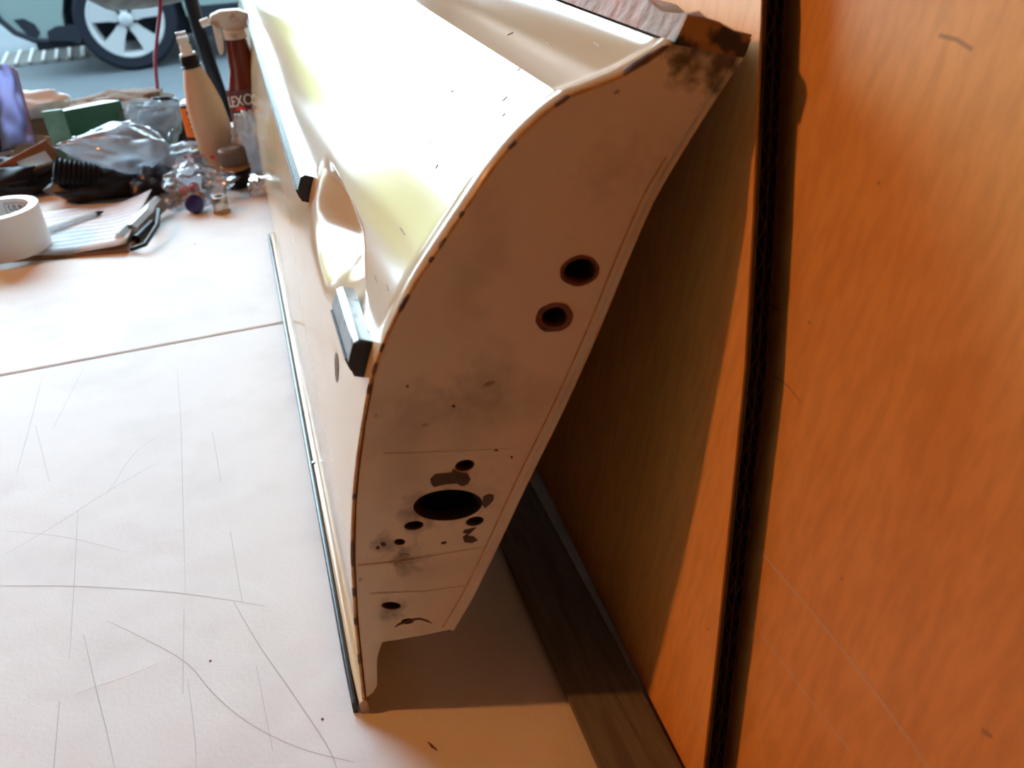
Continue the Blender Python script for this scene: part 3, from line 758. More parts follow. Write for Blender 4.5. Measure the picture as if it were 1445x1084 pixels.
def bag(name, label, quads, mtl, puff, seed, crumple=0.012, nx=34, ny=26, lines=None):
    """flat film bag: two crumpled leaves joined round the rim. quads = four corner points (near-left, near-right, far-right, far-left)"""
    a, b, c_, d = [Vector(q) for q in quads]
    nrm = ((b - a).cross(d - a) + (d - c_).cross(b - c_)).normalized()
    if nrm.z < 0: nrm = -nrm
    def leaf(sgn):
        g_ = []
        for i in range(ny + 1):
            s = i / ny; row = []
            for j in range(nx + 1):
                t = j / nx
                p = a.lerp(b, t).lerp(d.lerp(c_, t), s)
                e = (math.sin(math.pi * t) * math.sin(math.pi * s)) ** 0.5
                q = Vector((t * 2.3 + seed, s * 1.9 + seed * 0.6, 0.0 if sgn > 0 else 5.0))
                w = (1 - 2 * abs(noise.noise(q))) * 0.55 + (1 - 2 * abs(noise.noise(q * 2.3))) * 0.3 + noise.noise(q * 4.5) * 0.10 - 0.4
                rimw = noise.noise(Vector((t * 7, s * 7, seed))) * crumple * 0.8
                p = p + nrm * (sgn * puff * e + w * crumple * (0.25 + e)) + Vector((rimw, rimw * .6, 0)) * (1 - e)
                if p.z < 0.001: p.z = 0.001 + 0.0005 * (sgn + 1)
                row.append(p)
            g_.append(row)
        return sheet(g_)
    o = mesh_obj(name, *join(leaf(1), leaf(-1)), mtl, sharp=70)
    return tag(o, label, 'plastic bag', 'clear plastic bags on the table')

# black pouch far left
pch = mesh_obj('black_pouch', *blob(T(25, 276) + Vector((0, 0.02, 0.022)), 0.075, 0.05, 0.03, 0.35, 2.2, 3.1), M_BLACK)
tag(pch, 'crumpled glossy black pouch at the left edge behind the tape', 'pouch')
# black tool case under the bags with a ribbed grip end
tc_ = thing('black_tool_case', 'long black tool with a ribbed grip under the clear bag', 'tool', T(150, 270))
mesh_obj('case_body', *blob(T(158, 280) + Vector((0, 0.02, 0.025)), 0.085, 0.045, 0.030, 0.25, 1.8, 8.2), M_BLACK, tc_)
g0, g1 = T(75, 240, 0.055), T(140, 250, 0.035)
rr = [0.017 + (0.0035 if i % 2 else 0) for i in range(20)]; rr[0] = 0.008
mesh_obj('ribbed_grip', *tube([g0.lerp(g1, i / 19) for i in range(20)], rr, 16), M_BLACK, tc_)
pb = mesh_obj('navy_wrap', *blob(T(215, 272) + Vector((0, 0.01, 0.02)), 0.035, 0.05, 0.026, 0.35, 2.4, 5.5), M_NAVY)
tag(pb, 'dark navy crumpled wrap between clipboard and clear bags', 'wrap')
# brush
br = thing('scrub_brush', 'small dark brush with pale bristles beside the brown plank', 'brush', T(55, 250))
q0, q1 = T(38, 248, 0.03), T(78, 232, 0.045)
mesh_obj('brush_handle', *tube([q0, q0.lerp(q1, .5), q1], [.006, .008, .006], 10), M_BLACK, br)
for i in range(14):
    q = q0.lerp(q1, (i + .5) / 14)
    mesh_obj('bristle_tuft', *tube([q, q + Vector((-0.008, 0.002, 0.022))], [.0014, .0009], 5), M_WHITE, br)
# plank / tray edge
pl0, pl1 = T(-20, 268, 0.02), T(78, 215, 0.05)
ux = (pl1 - pl0).normalized()
pk = mesh_obj('brown_plank', *xf(bevel_box((pl1 - pl0).length, 0.006, 0.045, 0.0015), basis((pl0 + pl1) / 2, ux, Vector((0.3, 1, -0.1)))), mat('orange_brown_wood', (0.28, 0.09, 0.03), 0.5))
tag(pk, 'orange-brown wooden tray side slanting up behind the black pouch', 'plank')
# brown carton with open flaps
cx0 = Vector((-0.385, 1.69, 0))
ct = thing('open_carton', 'open brown cardboard box with turned-out flaps behind the clear bags', 'carton', cx0)
W_, D_, H_ = 0.25, 0.085, 0.045
def panel(nm, poly_, m=M_KRAFT, t=0.004):
    pv = [Vector(p) + cx0 for p in poly_]
    n_ = (pv[1] - pv[0]).cross(pv[2] - pv[0]).normalized()
    return mesh_obj(nm, *prism(pv, n_ * t), m, ct, smooth=False)
panel('front_wall', [(0, 0, 0.001), (W_, -.03, 0.001), (W_, -.03, H_), (0, 0, H_)])
panel('back_wall', [(0, D_, 0.001), (W_, D_ - .03, 0.001), (W_, D_ - .03, H_ + .01), (0, D_, H_ + .01)])
panel('side_wall', [(0, 0, 0.001), (0, D_, 0.001), (0, D_, H_), (0, 0, H_)])
panel('side_wall', [(W_, -.03, 0.001), (W_, D_ - .03, 0.001), (W_, D_ - .03, H_), (W_, -.03, H_)])
panel('flap', [(.04, .002, H_), (.005, -.01, H_ + .012), (-.035, -.035, H_ - .035), (-.005, -.02, H_ - .045)], M_KRAFT)
panel('flap', [(.10, D_ - .01, H_ + .008), (W_ - .02, D_ - .03, H_ + .008), (W_ - .04, D_ - .05, H_ + .045), (.12, D_ - .04, H_ + .040)], M_KRAFT)
mesh_obj('curled_flap', *tube([cx0 + Vector((-.02 + .028 * math.cos(t), -.03 + .018 * math.sin(t), .028)) for t in [x * .35 for x in range(14)]], 0.004, 8), M_KRAFTE, ct)
# rag over the carton
rg = mesh_obj('brown_rag', *blob(Vector((-0.225, 1.735, 0.074)), 0.085, 0.045, 0.020, 0.4, 1.9, 1.3), M_RAG)
tag(rg, 'crumpled brown cloth heaped on top of the open carton', 'rag')
# green carton
gb = T(90, 256)
gc = thing('green_carton', 'dark green carton with a pale mint end, behind the clear bag', 'carton', gb)
ga, gd = T(92, 258), T(118, 254)
zt = top_z(ga, 158)
wv = Vector((gd.x - ga.x, gd.y - ga.y, 0)); lv = Vector((0.085, 0.030, 0))
mesh_obj('mint_end', *prism([ga, ga + wv, ga + wv + Vector((0, 0, zt)), ga + Vector((0, 0, zt))], Vector((.002, .004, 0))), M_MINT, gc, smooth=False)
mesh_obj('carton_body', *prism([ga + Vector((.004, .006, 0)), ga + wv + Vector((0, .006, 0)), ga + wv + lv, ga + lv + Vector((.0, .02, 0))], (0, 0, zt - .004)), M_GREEN, gc, smooth=False)
# dark tub with green rim bits, far left
dt = thing('dark_tub', 'dark navy tub with bright green base at the left edge', 'tub', Vector((-0.455, 1.70, 0)))
mesh_obj('tub_wall', *xf(lathe([(0.040, 0.012), (0.043, 0.07), (0.040, 0.072), (0.037, 0.014)], 28), Matrix.Translation((-0.455, 1.70, 0))), M_NAVY, dt)
mesh_obj('green_base', *xf(lathe([(0.042, 0.0), (0.045, 0.004), (0.045, 0.016), (0.040, 0.018)], 28), Matrix.Translation((-0.455, 1.70, 0))), M_BRGREEN, dt)
# white jar lid on tub
wl = mesh_obj('white_sack', *blob(Vector((-0.475, 1.735, 0.112)), 0.05, 0.04, 0.042, 0.25, 2.0, 6.6), M_CLOTH)
tag(wl, 'pale white lump of cloth resting on the dark tub', 'cloth')
# violet plastic film strip
vb = [T(-8, 205, .03), T(30, 212, .03), T(52, 200, .03)]
rows = []
for i in range(22):
    s = i / 21; row = []
    L = EP(-12 + 20 * s, 88 + 118 * s, 1.66); Rr = EP(24 + 32 * s, 100 + 98 * s, 1.66)
    for j in range(12):
        t = j / 11; p = L.lerp(Rr, t)
        p.y += 0.02 * math.sin(t * 3.1) + 0.008 * noise.noise(Vector((s * 5, t * 4, 2))) - 0.03 * s
        row.append(p)
    rows.append(row)
vo = mesh_obj('violet_bag', *sheet(rows), M_BLUEBAG, sharp=80); thick(vo, 0.0006, 0)
tag(vo, 'violet-blue plastic bag standing up at the left edge', 'plastic bag')
# white cloth beyond
wc = mesh_obj('white_cloth', *blob(Vector((-0.42, 1.765, 0.085)), 0.115, 0.028, 0.026, 0.35, 2.2, 9.4), M_CLOTH)
tag(wc, 'folded white cloth behind the violet bag', 'cloth')
sb_ = mesh_obj('low_box', *xf(bevel_box(0.20, 0.05, 0.060, 0.003), Matrix.Translation((-0.40, 1.77, 0.030))), M_KRAFT)
tag(sb_, 'low brown box carrying the folded white cloth', 'box')
# black cap / bag behind the tan bottle
bc = mesh_obj('cloth_bag', *blob(T(243, 222) + Vector((0, 0.03, 0.04)), 0.045, 0.035, 0.055, 0.22, 1.7, 4.4), M_BLACK)
tag(bc, 'black cloth bag heaped behind the clear bags, left of the tan bottle', 'bag')
# clear bags
def puffed_bag(name, label, c0, rx, ry, rz, m_, seed, amp=0.34, freq=1.5, pinch=0, tilt=0.0):
    n, m = 60, 42; rings = []
    for i in range(m + 1):
        th_ = math.pi * i / m; r = []
        for k in range(n):
            ph = 2 * math.pi * k / n
            d = Vector((math.sin(th_) * math.cos(ph), math.sin(th_) * math.sin(ph), -math.cos(th_)))
            q = Vector((d.x, d.y, d.z)) * freq + Vector((seed, seed * 1.7, seed * .4))
            w = (0.5 - abs(noise.noise(q))) * 0.9 + (0.4 - abs(noise.noise(q * 2.2))) * 0.35 - 0.3
            p = Vector((d.x * rx, d.y * ry, d.z * rz)) * (1 + amp * w)
            if pinch:
                t = (d.x * pinch + 1) / 2; k_ = max(0.10, 1 - 0.8 * max(0, t - 0.45) / 0.55); p.y *= k_; p.z *= k_
            p = Matrix.Rotation(tilt, 3, 'Y') @ p + Vector(c0)
            if p.z < 0.001: p.z = 0.001
            r.append(p)
        rings.append(r)
    o = mesh_obj(name, *loft(rings, True, True), m_, sharp=80)
    return tag(o, label, 'plastic bag', 'clear plastic bags on the table')
puffed_bag('clear_bag', 'large puffed clear bag draped over the black tool', EP(163, 214, 1.45), .078, .050, .044, M_FILM2, 1.5, .45, 1.4, -1, .25)
puffed_bag('clear_bag', 'clear bag standing behind the large puffed bag', EP(216, 178, 1.585), .062, .026, .052, M_FILM, 4.2, .5, 1.6, 1, -.5)
b3 = puffed_bag('clear_bag', 'clear bag with red print between the puffed bag and the tan bottle', EP(263, 226, 1.46), .048, .032, .026, M_FILM, 7.7, .4, 1.6)
b4 = puffed_bag('parts_bag', 'small clear bag of mixed hardware in front of the bottles', EP(284, 264, 1.34), .056, .040, .036, M_FILM, 2.9, .6, 1.7, 1, -.15)
b5 = puffed_bag('clear_bag', 'crumpled clear bag between the tan bottle and the cream panel', EP(356, 214, 1.42), .026, .030, .060, M_FILMR, 6.1, .6, 1.8)
b6 = bag('clear_bag', 'flat clear bag lying in front of the crumpled one by the panel', [T(352, 276, .002), T(388, 274, .002), T(385, 250, .035), T(350, 246, .03)], M_FILMR, 0.008, 3.3, 0.008)
for i, (x, y) in enumerate([(263, 222), (272, 221), (280, 220), (287, 219)]):
    p = T(x, y, 0.052); mesh_obj('red_print', *xf(bevel_box(.0035, .001, .0035, .0004, 1), Matrix.Translation(p + Vector((0, -0.014, 0.004)))), M_REDP, b3)
p = T(300, 222, 0.055); mesh_obj('red_print', *xf(bevel_box(.006, .001, .005, .0004, 1), Matrix.Translation(p)), M_REDP, b4)
# hardware in the parts bag
hw = [(252, 282, .008, M_BRASS, 'brass nut inside the parts bag'), (262, 275, .009, M_REDP, 'red plastic clip inside the parts bag'), (275, 272, .010, M_REDP, 'second red plastic clip inside the parts bag'),
      (296, 268, .011, M_INSERT, 'grey rubber plug inside the parts bag'), (244, 275, .006, M_BRASS, 'small brass washer inside the parts bag'), (283, 283, .008, M_BRASS, 'brass ferrule inside the parts bag')]
for i, (x, y, r_, m_, lb) in enumerate(hw):
    c0 = T(x, y)
    g_ = lathe([(r_ * .55, 0), (r_, r_ * .3), (r_ * .9, r_), (r_ * .5, r_ * 1.4), (r_ * .45, r_ * .9)], 6 + 2 * (i % 2))
    tag(mesh_obj('hardware_piece', *xf(g_, Matrix.Translation(c0 + Vector((0, 0, 0.001))) @ Matrix.Rotation(0.3 * i, 4, 'Z')), m_, sharp=20), lb, 'hardware', 'hardware in the parts bag')
c0 = T(278, 300)
tag(mesh_obj('plastic_stopper', *xf(lathe([(.013, 0), (.0135, .003), (.0125, .018), (.010, .020), (.0, .020)], 24), Matrix.Translation(c0 + Vector((0, 0, .013))) @ Matrix.Rotation(1.25, 4, 'X') @ Matrix.Translation((0, 0, -.01))), M_BLUECAP), 'violet-blue plastic cap lying on its side in front of the parts bag', 'cap')
c0 = T(314, 300)
sk = thing('steel_socket', 'short shiny steel socket standing in front of the parts bag', 'socket', c0)
mesh_obj('socket_body', *xf(lathe([(.0085, 0), (.0105, .004), (.011, .022), (.0095, .024), (.006, .024), (.0055, .012), (0.0, .012)], 24), Matrix.Translation(c0)), M_STEEL, sk)
mesh_obj('brass_collar', *xf(lathe([(.0112, .0), (.0118, .001), (.0118, .004), (.0112, .005)], 24), Matrix.Translation(c0)), M_BRASS, sk)
# dark jar behind the parts bag
c0 = T(338, 262)
jr = thing('dark_jar', 'small dark jar with a brown lid between parts bag and crumpled bag', 'jar', c0)
mesh_obj('jar_body', *xf(lathe([(.020, 0), (.022, .003), (.022, .024), (.019, .027)], 24), Matrix.Translation(c0)), M_BLACK, jr)
mesh_obj('jar_band', *xf(lathe([(.0195, .027), (.0215, .028), (.0215, .033), (.0195, .034)], 24), Matrix.Translation(c0)), mat('amber_band', (.4, .17, .05), .4), jr)
mesh_obj('jar_lid', *xf(lathe([(.020, .034), (.021, .036), (.020, .056), (.016, .060), (0, .060)], 24), Matrix.Translation(c0)), mat('grey_brown_lid', (.16, .13, .11), .6), jr)

# ---- tan bottle with black collar and white nozzle
bb = T(322, 248)
Ht = top_z(bb, 42)
tbt = thing('tan_spray_bottle', 'tan plastic bottle with black collar and white stepped nozzle', 'bottle', bb)
bm_ = Matrix.Translation(bb) @ Matrix.Rotation(math.radians(-5), 4, 'Y')
def zz(py): return top_z(bb, py)
z_body, z_col = zz(92), zz(75)
mesh_obj('bottle_body', *xf(lathe([(.024, 0), (.028, .003), (.029, z_body * .15), (.0285, z_body * .5), (.0265, z_body * .68), (.021, z_body * .84), (.0145, z_body * .97), (.013, z_body)], 32), bm_), M_TAN, tbt)
mesh_obj('collar', *xf(lathe([(.0125, z_body - .001), (.0150, z_body), (.0150, z_body + .002), (.0135, z_body + .003), (.0130, z_col - .002), (.0115, z_col)], 28), bm_), M_BLACK, tbt)
zs_ = [zz(y) for y in (75, 72, 62, 60, 52, 50, 44)]
mesh_obj('nozzle', *xf(join(lathe([(.0115, zs_[0]), (.0115, zs_[1]), (.0085, zs_[1] + .0005), (.0080, zs_[2]), (.0068, zs_[3]), (.0060, zs_[4]), (.0058, zs_[5])], 20, 1.0, .8)), bm_), M_WHITE, tbt)
for k in range(5):
    x = -.0062 + k * .0031
    mesh_obj('nozzle_tooth', *xf(bevel_box(.0016, .009, zs_[6] - zs_[4] + .004, .0003, 1), bm_ @ Matrix.Translation((x, 0, (zs_[6] + zs_[4]) / 2))), M_WHITE, tbt)
mesh_obj('nozzle_head', *xf(bevel_box(.016, .011, (zs_[5] - zs_[4]) + .006, .001, 2), bm_ @ Matrix.Translation((0, 0, zs_[4] - .001))), M_WHITE, tbt)
# ---- glue bottle with orange label
gbp = T(291, 232)
gl_ = thing('glue_bottle', 'slim bottle with orange label and white cap left of the tan bottle', 'bottle', gbp)
def zg(py): return top_z(gbp, py)
gm = Matrix.Translation(gbp)
mesh_obj('bottle_body', *xf(lathe([(.016, 0), (.0185, .003), (.0185, zg(146)), (.013, zg(143))], 28), gm), M_BLACK, gl_)
mesh_obj('orange_label', *xf(lathe([(.0187, zg(200)), (.0189, zg(199)), (.0189, zg(150)), (.0187, zg(149))], 28, caps=False), gm), M_ORANGE, gl_)
mesh_obj('white_cap', *xf(lathe([(.017, zg(149)), (.0165, zg(143)), (.012, zg(140)), (0, zg(139))], 28), gm), M_WHITE, gl_)
mesh_obj('black_band', *xf(lathe([(.0189, zg(198)), (.0191, zg(197.5)), (.0191, zg(190)), (.0189, zg(189.5))], 28, caps=False), gm), M_BLACK, gl_)
mesh_obj('yellow_band', *xf(lathe([(.0189, zg(208)), (.0191, zg(207)), (.0191, zg(203)), (.0189, zg(202))], 28, caps=False), gm), M_YEL, gl_)
for k, (yy, w_, hh) in enumerate([(155, .013, .007), (165, .010, .005), (171, .012, .004), (178, .010, .005), (184, .008, .003)]):
    a0 = math.radians(-100); v = []
    for i in range(7):
        a = a0 - w_ / .019 / 2 + w_ / .019 * i / 6
        for dz in (-hh / 2, hh / 2): v.append(Vector((.0193 * math.cos(a), .0193 * math.sin(a), zg(yy) + dz * (0.7 + 0.3 * ((i + k) % 2)))) + gbp)
    mesh_obj('black_print', v, [(2 * i, 2 * i + 1, 2 * i + 3, 2 * i + 2) for i in range(6)], M_BLACK, gl_, smooth=False)
# ---- dark red spray bottle
lb_ = T(374, 222) + Vector((-0.006, 0, 0))
lx = thing('red_spray_bottle', 'dark red trigger spray bottle lettered LEXOL behind the panel edge', 'bottle', lb_)
lm = Matrix.Translation(lb_)
def zl(py): return top_z(lb_, py)
zsq = [0, .003, zl(170), zl(135), zl(112), zl(98), zl(85), zl(58), zl(54)]
rs = [.030, .033, .033, .032, .026, .0205, .0195, .0165, .0155]
mesh_obj('bottle_body', *xf(lathe(list(zip(rs, zsq)), 32, 1.0, .75), lm), M_REDB, lx)
v = []
for i in range(13):
    a = math.radians(-165 + 150 * i / 12)
    for z in (zl(185), zl(122)): v.append(Vector((.0334 * math.cos(a), .0334 * .75 * math.sin(a), z)) + lb_)
lab = mesh_obj('label', v, [(2 * i, 2 * i + 1, 2 * i + 3, 2 * i + 2) for i in range(12)], M_LABEL, lx)
v, f = text('lettering', 'LEXOL', .019, Matrix.Identity(4), M_WHITE, lx)
v2 = []
for q in v:
    a = math.radians(-111) + q.x / .034; v2.append(Vector(((.0338 + q.z) * math.cos(a), (.0338 + q.z) * .75 * math.sin(a), zl(137) + q.y * 1.25 + q.x * 0.1)) + lb_)
mesh_obj('lettering', v2, f, M_WHITE, lab, smooth=False)
for col_, z0_, a_0, a_1, ww in ((M_YEL, zl(142), -80, -62, .003), (M_REDP, zl(150), -135, -100, .003)):
    v = []
    for i in range(9):
        a = math.radians(a_0 + (a_1 - a_0) * i / 8); k = math.sin(math.pi * (i + .5) / 9) * ww
        for s in (-1, 1): v.append(Vector((.0338 * math.cos(a), .0338 * .75 * math.sin(a), z0_ + s * k + .004 * math.sin(i / 3))) + lb_)
    mesh_obj('swoosh', v, [(2 * i, 2 * i + 1, 2 * i + 3, 2 * i + 2) for i in range(8)], col_, lab, smooth=False)
zt0 = zl(54)
mesh_obj('sprayer_collar', *xf(lathe([(.0165, zt0), (.0172, zt0 + .002), (.0165, zl(41)), (.013, zl(40))], 24), lm), M_STAIN, lx)
hs = [(-.034, zl(30)), (-.030, zl(18)), (-.014, zl(13)), (.012, zl(14)), (.030, zl(22)), (.034, zl(36)), (.016, zl(42)), (-.014, zl(42)), (-.018, zl(34))]
hd = mesh_obj('sprayer_head', *xf(prism([(a, -.011, b) for a, b in hs], (0, .022, 0)), lm), M_STAIN, lx, sharp=30)
mb_ = hd.modifiers.new('bevel', 'BEVEL'); mb_.width = .003; mb_.segments = 3
mesh_obj('nozzle_tip', *xf(tube([(-.033, 0, zl(26)), (-.046, 0, zl(29))], .006, 14), lm), M_WHITE, lx)
tg = [(-.030, zl(30)), (-.018, zl(30)), (-.017, zl(45)), (-.020, zl(66)), (-.024, zl(74)), (-.029, zl(73)), (-.030, zl(55))]
t_ = mesh_obj('trigger', *xf(prism([(a, -.006, b) for a, b in tg], (0, .012, 0)), lm), M_STAIN, lx, sharp=30)
mb_ = t_.modifiers.new('bevel', 'BEVEL'); mb_.width = .002; mb_.segments = 2

# ------------------------------------------------------------------ beyond the table
# black bar leaning outside the table end, red cord, hanging metal dome
y_b = 1.95
bar_pts = [EP(262, -60, y_b), EP(270, 0, y_b), EP(282, 45, y_b), EP(296, 90, y_b), EP(312, 140, y_b), EP(330, 215, y_b)]
bo = mesh_obj('black_bar', *tube(smooth_pts(bar_pts, 4), 0.0135, 12), M_BLACK)
tag(bo, 'black metal bar standing behind the tan bottle', 'bar')
dmc = EP(200, -14, 2.0)
dm = thing('metal_dome', 'dull grey metal bowl hanging at the top edge of the picture', 'bowl', dmc)
mesh_obj('bowl_shell', *xf(loft([[(r * math.cos(2 * math.pi * k / 40), r * math.sin(2 * math.pi * k / 40), z) for k in range(40)] for r, z in ((.030, -.030), (.075, -.024), (.100, -.006), (.108, .02), (.105, .02), (.096, -.003), (.072, -.020), (.0, -.026))], True, False), Matrix.Translation(dmc)), mat('dull_metal', (.16, .15, .14), .5, .3, col2=(.09, .085, .08), vscale=40), dm)
mesh_obj('hanger_rod', *tube([dmc + Vector((0, 0, -.026)), dmc + Vector((0, 0, 2.62 - dmc.z))], .004, 8), M_STEEL, dm)
cd = mesh_obj('hanging_cable', *tube(smooth_pts([EP(228, -120, 1.9), EP(227, -20, 1.9), EP(226, 15, 1.9), EP(222, 50, 1.9), EP(219, 85, 1.9), EP(222, 125, 1.9), EP(226, 175, 1.9)], 5), 0.0035, 8), M_CORD)
tag(cd, 'dark red cord hanging down in front of the car wheel', 'cord')

# ------------------------------------------------------------------ car outside
WY = 6.72
def WP(px, py, y=WY): return EP(px, py, y)
wc_ = WP(196, 97); wc_.z = GZ - 0.01 + 0.325
M_CAR = mat('pale_green_car_paint', (0.055, 0.072, 0.070), 0.3, spec=0.3)
M_TYRE = mat('tyre_rubber', (0.004, 0.0045, 0.007), 0.8, bump=0.3, bscale=60, spec=0.05)
M_ALLOY = mat('silver_alloy', (0.11, 0.112, 0.115), 0.45, spec=0.3)
M_GLASS = mat('dark_car_glass', (0.02, 0.025, 0.03), 0.08, spec=0.8)
M_DARKC = mat('black_car_trim', (0.004, 0.0045, 0.007), 0.6, spec=0.08)
car = thing('car', 'pale grey-green car parked outside, only its bumper and front wheel in view', 'car', (wc_.x + 1.2, WY + 0.9, GZ - 0.01))
bz = GZ - 0.01
def cz(px, py): p = WP(px, py, WY + .05); return (p.x, p.z)
x_w, x_r = wc_.x, wc_.x + 2.6
low_ = [cz(-14, 8), cz(2, 27), cz(22, 44), cz(50, 55), cz(112, 56)]
side = low_[:]
for k in range(15):
    a = math.pi - math.pi * k / 14 * 1.0
    side.append((x_w + .385 * math.cos(a), wc_.z + .385 * math.sin(a) - 0.02))
side += [(x_w + .42, bz + .26), (x_r - .42, bz + .24)]
for k in range(15):
    a = math.pi - math.pi * k / 14
    side.append((x_r + .385 * math.cos(a), wc_.z + .385 * math.sin(a) - 0.02))
side += [(x_r + .42, bz + .28), (x_r + .85, bz + .35), (x_r + .92, bz + .75), (x_r + .75, bz + .98), (x_w + .3, bz + .95), (x_w - .5, bz + .80), (x_w - .85, bz + .66), (low_[0][0] - .05, bz + .5)]
yw0, yw1 = WY + .02, WY + 1.72
bd = mesh_obj('car_body', *prism([(a, yw0, b) for a, b in side], (0, yw1 - yw0, 0)), M_CAR, car, sharp=30)
cab = [(x_w + .35, bz + .94), (x_w + 1.0, bz + 1.38), (x_w + 1.5, bz + 1.46), (x_w + 2.4, bz + 1.40), (x_r + .72, bz + .97)]
mesh_obj('cabin', *loft([[(a, yw0 + .05, b) if b < bz + 1 else (a, yw0 + .22, b) for a, b in cab], [(a, yw1 - .05, b) if b < bz + 1 else (a, yw1 - .22, b) for a, b in cab]]), M_GLASS, car, smooth=False)
mesh_obj('roof', *prism([(x_w + 1.0, yw0 + .2, bz + 1.39), (x_w + 1.5, yw0 + .2, bz + 1.475), (x_w + 2.4, yw0 + .2, bz + 1.415), (x_w + 2.4, yw0 + .2, bz + 1.39)], (0, yw1 - yw0 - .4, 0)), M_CAR, car, smooth=False)
fl_ = [cz(20, 27), cz(34, 25), cz(50, 33), cz(58, 45), cz(54, 53), cz(42, 50)]
mesh_obj('fog_lamp', *prism([(a, yw0 - .005, b) for a, b in fl_], (0, .03, 0)), M_DARKC, bd, smooth=False)
al_ = [cz(68, 43), cz(80, 36), cz(112, 33), cz(118, 40), cz(116, 58), cz(112, 62), cz(106, 57), cz(70, 56)]
mesh_obj('air_dam', *prism([(a, yw0 - .012, b) for a, b in al_], (0, .05, 0)), M_DARKC, bd, smooth=False)
mesh_obj('bumper_lip', *tube([Vector((a, yw0 - .005, b)) for a, b in [cz(-14, 8), cz(2, 28), cz(22, 45), cz(50, 56), cz(70, 57)]], .018, 8), M_DARKC, bd)
mesh_obj('sill', *prism([(x_w + .40, yw0 - .01, bz + .17), (x_r - .4, yw0 - .01, bz + .17), (x_r - .4, yw0 - .01, bz + .33), (x_w + .40, yw0 - .01, bz + .36)], (0, .05, 0)), M_DARKC, car, smooth=False)
for xx in (x_w, x_r):
    mesh_obj('wheel_arch', *prism([(xx + .37 * math.cos(math.pi * k / 16), yw0 + .12, wc_.z - .02 + .37 * math.sin(math.pi * k / 16)) for k in range(17)], (0, .25, 0)), M_DARKC, car, smooth=False)
mesh_obj('underbody', *box(x_w - .6, x_r + .6, yw0 + .1, yw1 - .1, bz + .18, bz + .4), M_DARKC, car, smooth=False)
def wheel(xx, y0, flip=1):
    mw = Matrix.Translation((xx, y0, wc_.z)) @ Matrix.Rotation(math.pi / 2 * flip, 4, 'X')       # lathe axis -> -y (towards the table)
    tp = [(.235, -.10), (.30, -.105), (.322, -.085), (.325, -.05), (.325, .05), (.322, .075), (.30, .095), (.245, .090), (.238, .08)]
    ty = mesh_obj('tyre', *xf(loft([[(r * math.cos(2 * math.pi * k / 48), r * math.sin(2 * math.pi * k / 48), z) for k in range(48)] for r, z in tp + [tp[0]]], True, False), mw), M_TYRE, car)
    rm = mesh_obj('rim', *xf(loft([[(r * math.cos(2 * math.pi * k / 48), r * math.sin(2 * math.pi * k / 48), z) for k in range(48)] for r, z in ((.242, .088), (.234, .094), (.214, .088), (.205, .06), (.20, -.05), (.03, -.05), (.03, -.06), (.21, -.06), (.242, .088))], True, False), mw), M_ALLOY, car)
    mesh_obj('brake_disc', *xf(lathe([(.15, -.048), (.15, -.03), (.06, -.03), (.06, .0)], 32), mw), M_DARKC, car)
    for k in range(5):
        a = 2 * math.pi * k / 5 + math.radians(90)
        sp = [(.03, -.030), (.10, -.036), (.215, -.068), (.222, 0), (.215, .068), (.10, .036), (.03, .030)]
        ca_, sa_ = math.cos(a), math.sin(a)
        poly_ = [(x * ca_ - y * sa_, x * sa_ + y * ca_, .058 + (.0 if x < .15 else .012)) for x, y in sp]
        mesh_obj('spoke', *xf(prism(poly_, (0, 0, .022)), mw), M_ALLOY, rm, sharp=20)
    mesh_obj('hub_cap', *xf(lathe([(.045, .05), (.045, .088), (.036, .096), (0, .098)], 24), mw), M_ALLOY, rm)
    for k in range(5):
        a = 2 * math.pi * k / 5 + math.radians(126)
        mesh_obj('lug_nut', *xf(lathe([(.011, .06), (.011, .09), (.006, .094)], 6), mw @ Matrix.Translation((.058 * math.cos(a), .058 * math.sin(a), 0))), M_DARKC, rm)
wheel(x_w, WY + .10); wheel(x_r, WY + .10)
wheel(x_w, WY + 1.62, -1); wheel(x_r, WY + 1.62, -1)

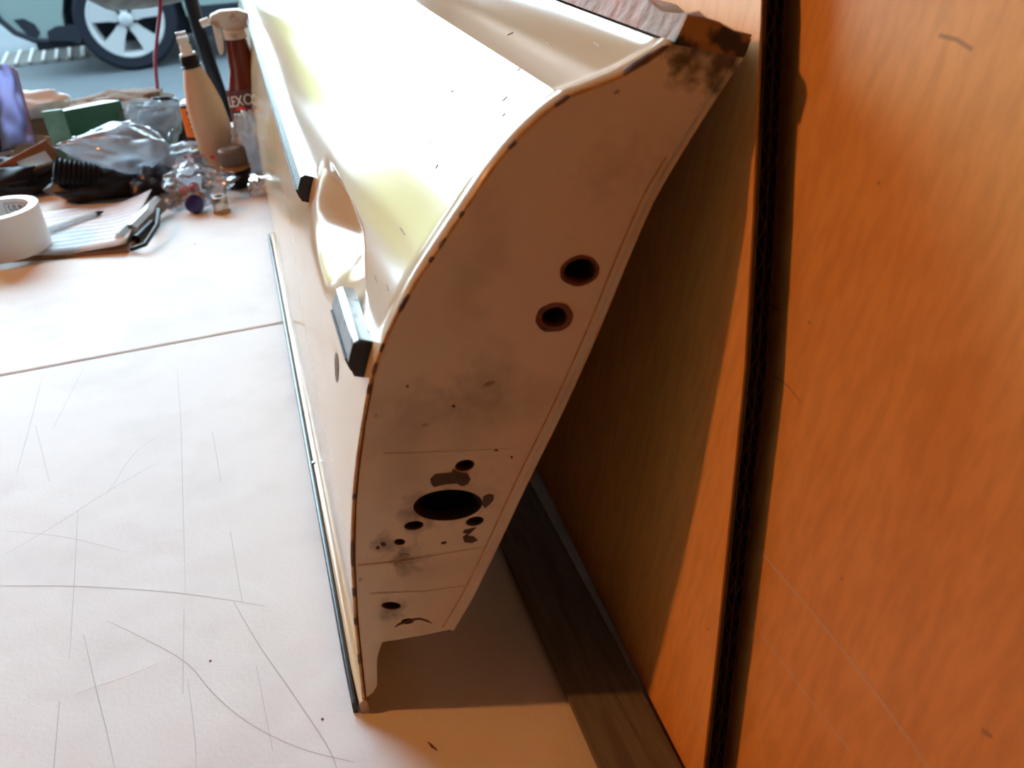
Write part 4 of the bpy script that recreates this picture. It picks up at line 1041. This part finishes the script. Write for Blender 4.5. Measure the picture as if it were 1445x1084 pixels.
# trees across the road (above the frame, seen only as reflections in the paint)
M_LEAF = mat('yellow_green_foliage', (0.34, 0.32, 0.08), 0.9, col2=(0.20, 0.21, 0.05), vscale=6, spec=0.1)
M_BARK = mat('bark', (0.10, 0.07, 0.05), 0.9)
TREES = [(-13.5, 17, 1.25, 'leftmost'), (-9.6, 16, 0.85, 'second from the left'), (-6.4, 17, 1.4, 'third from the left'), (-3.2, 16.5, 0.9, 'fourth from the left'), (0.6, 17, 1.2, 'fifth from the left'), (4.6, 16.5, 1.1, 'rightmost')]
for i, (tx, ty, r_, wh) in enumerate(TREES):
    tr_ = thing('tree', 'round yellow-green tree across the road, %s of the row' % wh, 'tree', (tx, ty, GZ - .01), 'trees across the road')
    mesh_obj('trunk', *tube([(tx, ty, GZ - .01), (tx + .04, ty, GZ + .5), (tx, ty, GZ + 1.1)], [.12, .09, .07], 10), M_BARK, tr_)
    bl = blob(Vector((0, 0, r_ * .95 + .6)), r_, r_ * .9, r_ * .95, 0.5, 2.6, 3.3 * i + 1, 36, 24)
    mesh_obj('crown', [v + Vector((tx, ty, GZ)) for v in bl[0]], bl[1], M_LEAF, tr_)

# storm grate in the driveway
gt = thing('drain_grate', 'long metal drain grate set in the driveway by the car wheel', 'grate', Vector((T(60, 85, GZ).x, T(60, 85, GZ).y, GZ - .01)))
M_GRATE = mat('worn_grate_metal', (.05, .048, .044), .6)
M_GRATED = mat('grate_slot', (.012, .012, .012), .8)
GG = GZ - 0.008
a0, a1, a2, a3 = T(4, 97, GG), T(118, 83, GG), T(116, 62, GG), T(12, 78, GG)
mesh_obj('frame_tray', *prism([a0, a1, a2, a3], (0, 0, .006)), M_GRATED, gt, smooth=False)
for k in range(7):
    t = k / 6; p, q = a0.lerp(a1, t), a3.lerp(a2, t)
    mesh_obj('cross_rib', *tube([p + Vector((0, 0, .012)), q + Vector((0, 0, .012))], .016, 6), M_GRATE, gt)
    if k < 6:
        for j in range(1, 9):
            s = j / 9; u_, v_ = a0.lerp(a3, s), a1.lerp(a2, s)
            mesh_obj('slat', *tube([u_.lerp(v_, t + .02) + Vector((0, 0, .010)), u_.lerp(v_, t + 1 / 6 - .02) + Vector((0, 0, .010))], .014, 5), M_GRATE, gt)
